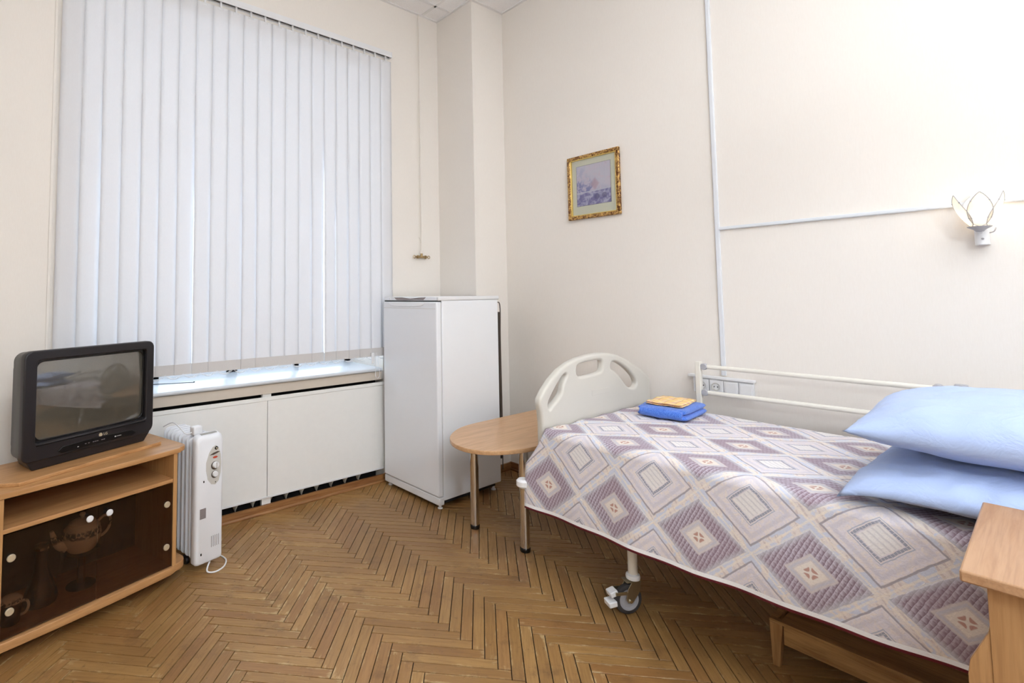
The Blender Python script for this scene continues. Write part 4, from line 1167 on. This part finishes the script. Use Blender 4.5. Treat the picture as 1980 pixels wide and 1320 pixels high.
# ------------------------------------------------------------------ bedside cabinet in the right foreground
bc = thing('bedside_cabinet', 'tall beech bedside cabinet in the right foreground beside the bed', 'bedside cabinet', (1.590, 0.197, 0), R(1.4))
CH = 0.883
boxes('top', [(0.0, 0.555, -0.50, 0.0, CH - 0.024, CH)], 'cab_top', bc, bevel=0.004)
boxes('side_panel', [(0.03, 0.048, -0.47, -0.036, 0.045, CH - 0.024)], 'oak_v', bc, bevel=0.001)
boxes('side_panel', [(0.515, 0.533, -0.47, -0.036, 0.045, CH - 0.024)], 'oak_v', bc, bevel=0.001)
boxes('back_panel', [(0.048, 0.515, -0.05, -0.040, 0.06, CH - 0.024)], 'oak_v', bc)
boxes('bottom', [(0.048, 0.515, -0.46, -0.05, 0.06, 0.078)], 'oak_v', bc)
dr = boxes('drawer', [(0.051, 0.512, -0.488, -0.470, CH - 0.20, CH - 0.03)], 'beech', bc, bevel=0.002)
lathes('knob', [(0, -.022), (.012, -.020), (.014, -.014), (.006, -.008), (.005, 0)], 'gold_knob', dr, 20, (0.28, -0.488, CH - 0.115), 'y')
dd_ = boxes('door', [(0.051, 0.512, -0.488, -0.470, 0.065, CH - 0.205)], 'beech_v', bc, bevel=0.002)
lathes('knob', [(0, -.022), (.012, -.020), (.014, -.014), (.006, -.008), (.005, 0)], 'gold_knob', dd_, 20, (0.09, -0.488, 0.55), 'y')
for (x, y) in ((0.045, -0.06), (0.515, -0.06), (0.045, -0.44), (0.515, -0.44)):
    lathes('foot', [(0, 0), (0.018, 0), (0.018, 0.04), (0.012, 0.047)], 'black', bc, 16, (x, y, 0))
# sloping foot bracket at the back edge
bm = bmesh.new()
pr = [(-0.036, 0.775), (-0.033, 0.757), (-0.004, 0.69), (0.0, 0.66), (0.0, 0.06), (-0.036, 0.045)]
A = [bm.verts.new((0.032, y, z)) for y, z in pr]; B = [bm.verts.new((0.046, y, z)) for y, z in pr]
bm.faces.new(A); bm.faces.new(B)
for k in range(len(pr)): bm.faces.new((A[k], A[(k + 1) % len(pr)], B[(k + 1) % len(pr)], B[k]))
finish('edge_bracket', bm, 'oak_v', bc, bevel=0.001, smooth=True)

# ------------------------------------------------------------------ framed picture
pc = thing('framed_picture', 'small gilt framed pastel landscape hanging on the right wall', 'picture', (XR, 2.158, 2.257))
def rframe(name, y0, y1, z0, z1, w, x0, x1, mat, parent, bevel):
    bm = bmesh.new()
    for (a, b, c_, d) in ((y0, y1, z1 - w, z1), (y0, y1, z0, z0 + w), (y0, y0 + w, z0 + w, z1 - w), (y1 - w, y1, z0 + w, z1 - w)): box(bm, x0, x1, a, b, c_, d)
    return finish(name, bm, mat, parent, smooth=True, bevel=bevel)
rframe('frame', -0.213, 0.213, -0.239, 0.239, 0.027, -0.026, 0, 'gilt', pc, 0.006)
rframe('frame_lip', -0.188, 0.188, -0.214, 0.214, 0.007, -0.022, -0.004, 'gilt_lip', pc, 0.002)
boxes('mount', [(-0.006, -0.001, -0.183, 0.183, -0.209, 0.209)], 'mount', pc)
boxes('print', [(-0.0066, -0.006, -0.137, 0.142, -0.140, 0.160)], 'print', pc)
boxes('mount_edge', [(-0.0068, -0.006, -0.139, -0.137, -0.142, 0.162), (-0.0068, -0.006, 0.142, 0.144, -0.142, 0.162), (-0.0068, -0.006, -0.139, 0.144, 0.160, 0.162), (-0.0068, -0.006, -0.139, 0.144, -0.142, -0.140)], 'foil', pc)
boxes('glass', [(-0.011, -0.009, -0.184, 0.184, -0.210, 0.210)], 'thin_glass', pc)

# ------------------------------------------------------------------ wall lamps
def wall_lamp(y, label):
    L = thing('wall_lamp', label, 'wall lamp', (XR, y, 1.72), 0, 'tulip wall lamps on the right wall')
    bm = bmesh.new(); n = 20; prof = []
    A, B = [], []
    for k in range(n + 1):
        a = -PI / 2 + PI * k / n; p = (-0.028 - 0.030 * math.cos(a), 0.022 * math.sin(a))
        A.append(bm.verts.new((p[0], p[1], -0.060))); B.append(bm.verts.new((p[0], p[1], 0.008)))
    for z, rr in ((0, A), (1, B)):
        rr.append(bm.verts.new((0, 0.022, -0.060 if z == 0 else 0.008))); rr.append(bm.verts.new((0, -0.022, -0.060 if z == 0 else 0.008)))
    bm.faces.new(A); bm.faces.new(B)
    for k in range(len(A)): bm.faces.new((A[k], A[(k + 1) % len(A)], B[(k + 1) % len(A)], B[k]))
    base = finish('wall_bracket', bm, 'white', L, smooth=True, bevel=0.002)
    lathes('screw', [(0, -.004), (.004, -.003), (.005, 0)], 'wheel_grey', base, 12, (-0.0575, -0.004, -0.035), 'x')
    CX = -0.088
    lathes('cup', [(0, -0.008), (0.012, -0.006), (0.018, 0.002), (0.036, 0.013), (0.038, 0.016), (0.030, 0.015), (0.0, 0.010)], 'wheel_grey', L, 28, (CX, 0, 0))
    tubes('arm', [[(-0.05, 0, -0.004), (CX, 0, -0.004)]], 0.008, 'white', L)
    tubes('switch_cord', [spline([(-0.02, -0.022, -0.008), (-0.03, -0.036, -0.004), (-0.03, -0.042, 0.012)], 5)], 0.0025, 'wheel_grey', L)
    lathes('bulb_socket', [(0, 0.012), (0.013, 0.012), (0.013, 0.040), (0, 0.040)], 'white', L, 20, (CX, 0, 0))
    lathes('bulb', [(0, 0.040), (0.010, 0.044), (0.016, 0.060), (0.0175, 0.078), (0.013, 0.098), (0.004, 0.112), (0, 0.115)], 'bulb', L, 24, (CX, 0, 0))
    pts0 = None
    for q, ang in enumerate((R(118), R(190), R(258), R(20))):
        bm = bmesh.new(); g = []; NZ, NX = 16, 8
        edgeL, edgeR = [], []
        for j in range(NZ + 1):
            t = j / NZ
            z = 0.014 + 0.142 * t
            r = 0.024 + 0.052 * math.sin(min(1, t * 1.15) * PI / 2) ** 0.9
            hw = 0.040 * math.sin(PI * min(1, t * 0.98 + 0.02) ** 0.86) ** 0.8 if 0 < t < 1 else 0.0005
            row = []
            for i in range(NX + 1):
                s = -1 + 2 * i / NX
                th = s * hw / max(r, 0.02)
                th = max(-1.1, min(1.1, th))
                row.append(Vector((CX + r * math.cos(ang + th), r * math.sin(ang + th), z)))
            g.append(row); edgeL.append(row[0]); edgeR.append(row[-1])
        ce = Vector((CX, 0, 0))
        F = [[bm.verts.new(p) for p in r_] for r_ in g]
        G = [[bm.verts.new(p - Vector((p.x - CX, p.y, 0)).normalized() * 0.002) for p in r_] for r_ in g]
        for j in range(NZ):
            for i in range(NX):
                bm.faces.new((F[j][i], F[j][i + 1], F[j + 1][i + 1], F[j + 1][i])); bm.faces.new((G[j][i], G[j + 1][i], G[j + 1][i + 1], G[j][i + 1]))
            for i in (0, NX): bm.faces.new((F[j][i], F[j + 1][i], G[j + 1][i], G[j][i]))
        pe = finish('glass_petal', bm, 'petal', L, smooth='all')
        bm = bmesh.new(); tube(bm, edgeL, 0.0014, 6); tube(bm, edgeR, 0.0014, 6)
        for e in (edgeL, edgeR):
            for idx in (12, 4): 
                bmesh.ops.create_icosphere(bm, subdivisions=1, radius=0.0035, matrix=Matrix.Translation(e[idx]))
        finish('wire_edge', bm, 'wheel_grey', pe, smooth=True)
    return L
wall_lamp(0.270, 'lit tulip shaped wall lamp with glass petals at the right edge of the wall')
wall_lamp(-0.62, 'matching lit tulip wall lamp further along the wall, beyond the picture edge')

# ------------------------------------------------------------------ hanging lamps added as unseen fill light (out of frame)
def globe(x, y, label):
    L = thing('fill_globe', label, 'fill light', (x, y, ZC), 0, 'added globe fill lights')
    lathes('canopy', [(0, 0), (0.06, 0), (0.055, -0.02), (0.01, -0.03), (0, -0.03)], 'white', L, 28)
    tubes('rod', [[(0, 0, -0.02), (0, 0, -1.02)]], 0.006, 'white', L)
    lathes('holder', [(0, -1.01), (0.05, -1.01), (0.06, -1.05), (0, -1.05)], 'white', L, 28)
    lathes('globe', [(0.22 * math.sin(PI * k / 16), -1.25 + 0.22 * math.cos(PI * k / 16)) for k in range(17)], 'fill_glow', L, 32)
globe(0.2, -1.8, 'unseen opal globe added for fill light behind the camera')
# opaque bowl added to imitate flash light bounced off the ceiling
UPX, UPY, UPZ = 1.4, -0.7, 2.55
ul = thing('fill_uplight', 'unseen white bowl added to throw fill light onto the ceiling', 'fill light', (UPX, UPY, 0))
lathes('bowl', [(0.0, UPZ - .115), (0.06, UPZ - .11), (0.15, UPZ - .075), (0.21, UPZ - .015), (0.215, UPZ - .013), (0.20, UPZ - .025), (0.14, UPZ - .063), (0.05, UPZ - .075), (0, UPZ - .075)], 'white', ul, 36)
tubes('rod', [[(0, 0, UPZ - 0.08), (0, 0, ZC - .005)]], 0.006, 'white', ul)
lathes('canopy', [(0, ZC), (0.06, ZC), (0.055, ZC - 0.02), (0.01, ZC - 0.03), (0, ZC - 0.03)], 'white', ul, 28)
ld = bpy.data.lights.new('bounce_light', 'AREA'); ld.shape = 'DISK'; ld.size = 0.36; ld.energy = UPLIGHT; ld.color = (0.86, 0.935, 1.0); ld.spread = R(140)
lo = bpy.data.objects.new('bounce_light', ld); COL.objects.link(lo); lo.parent = ul; lo.location = (0, 0, UPZ); lo.rotation_euler = (R(180), 0, 0)
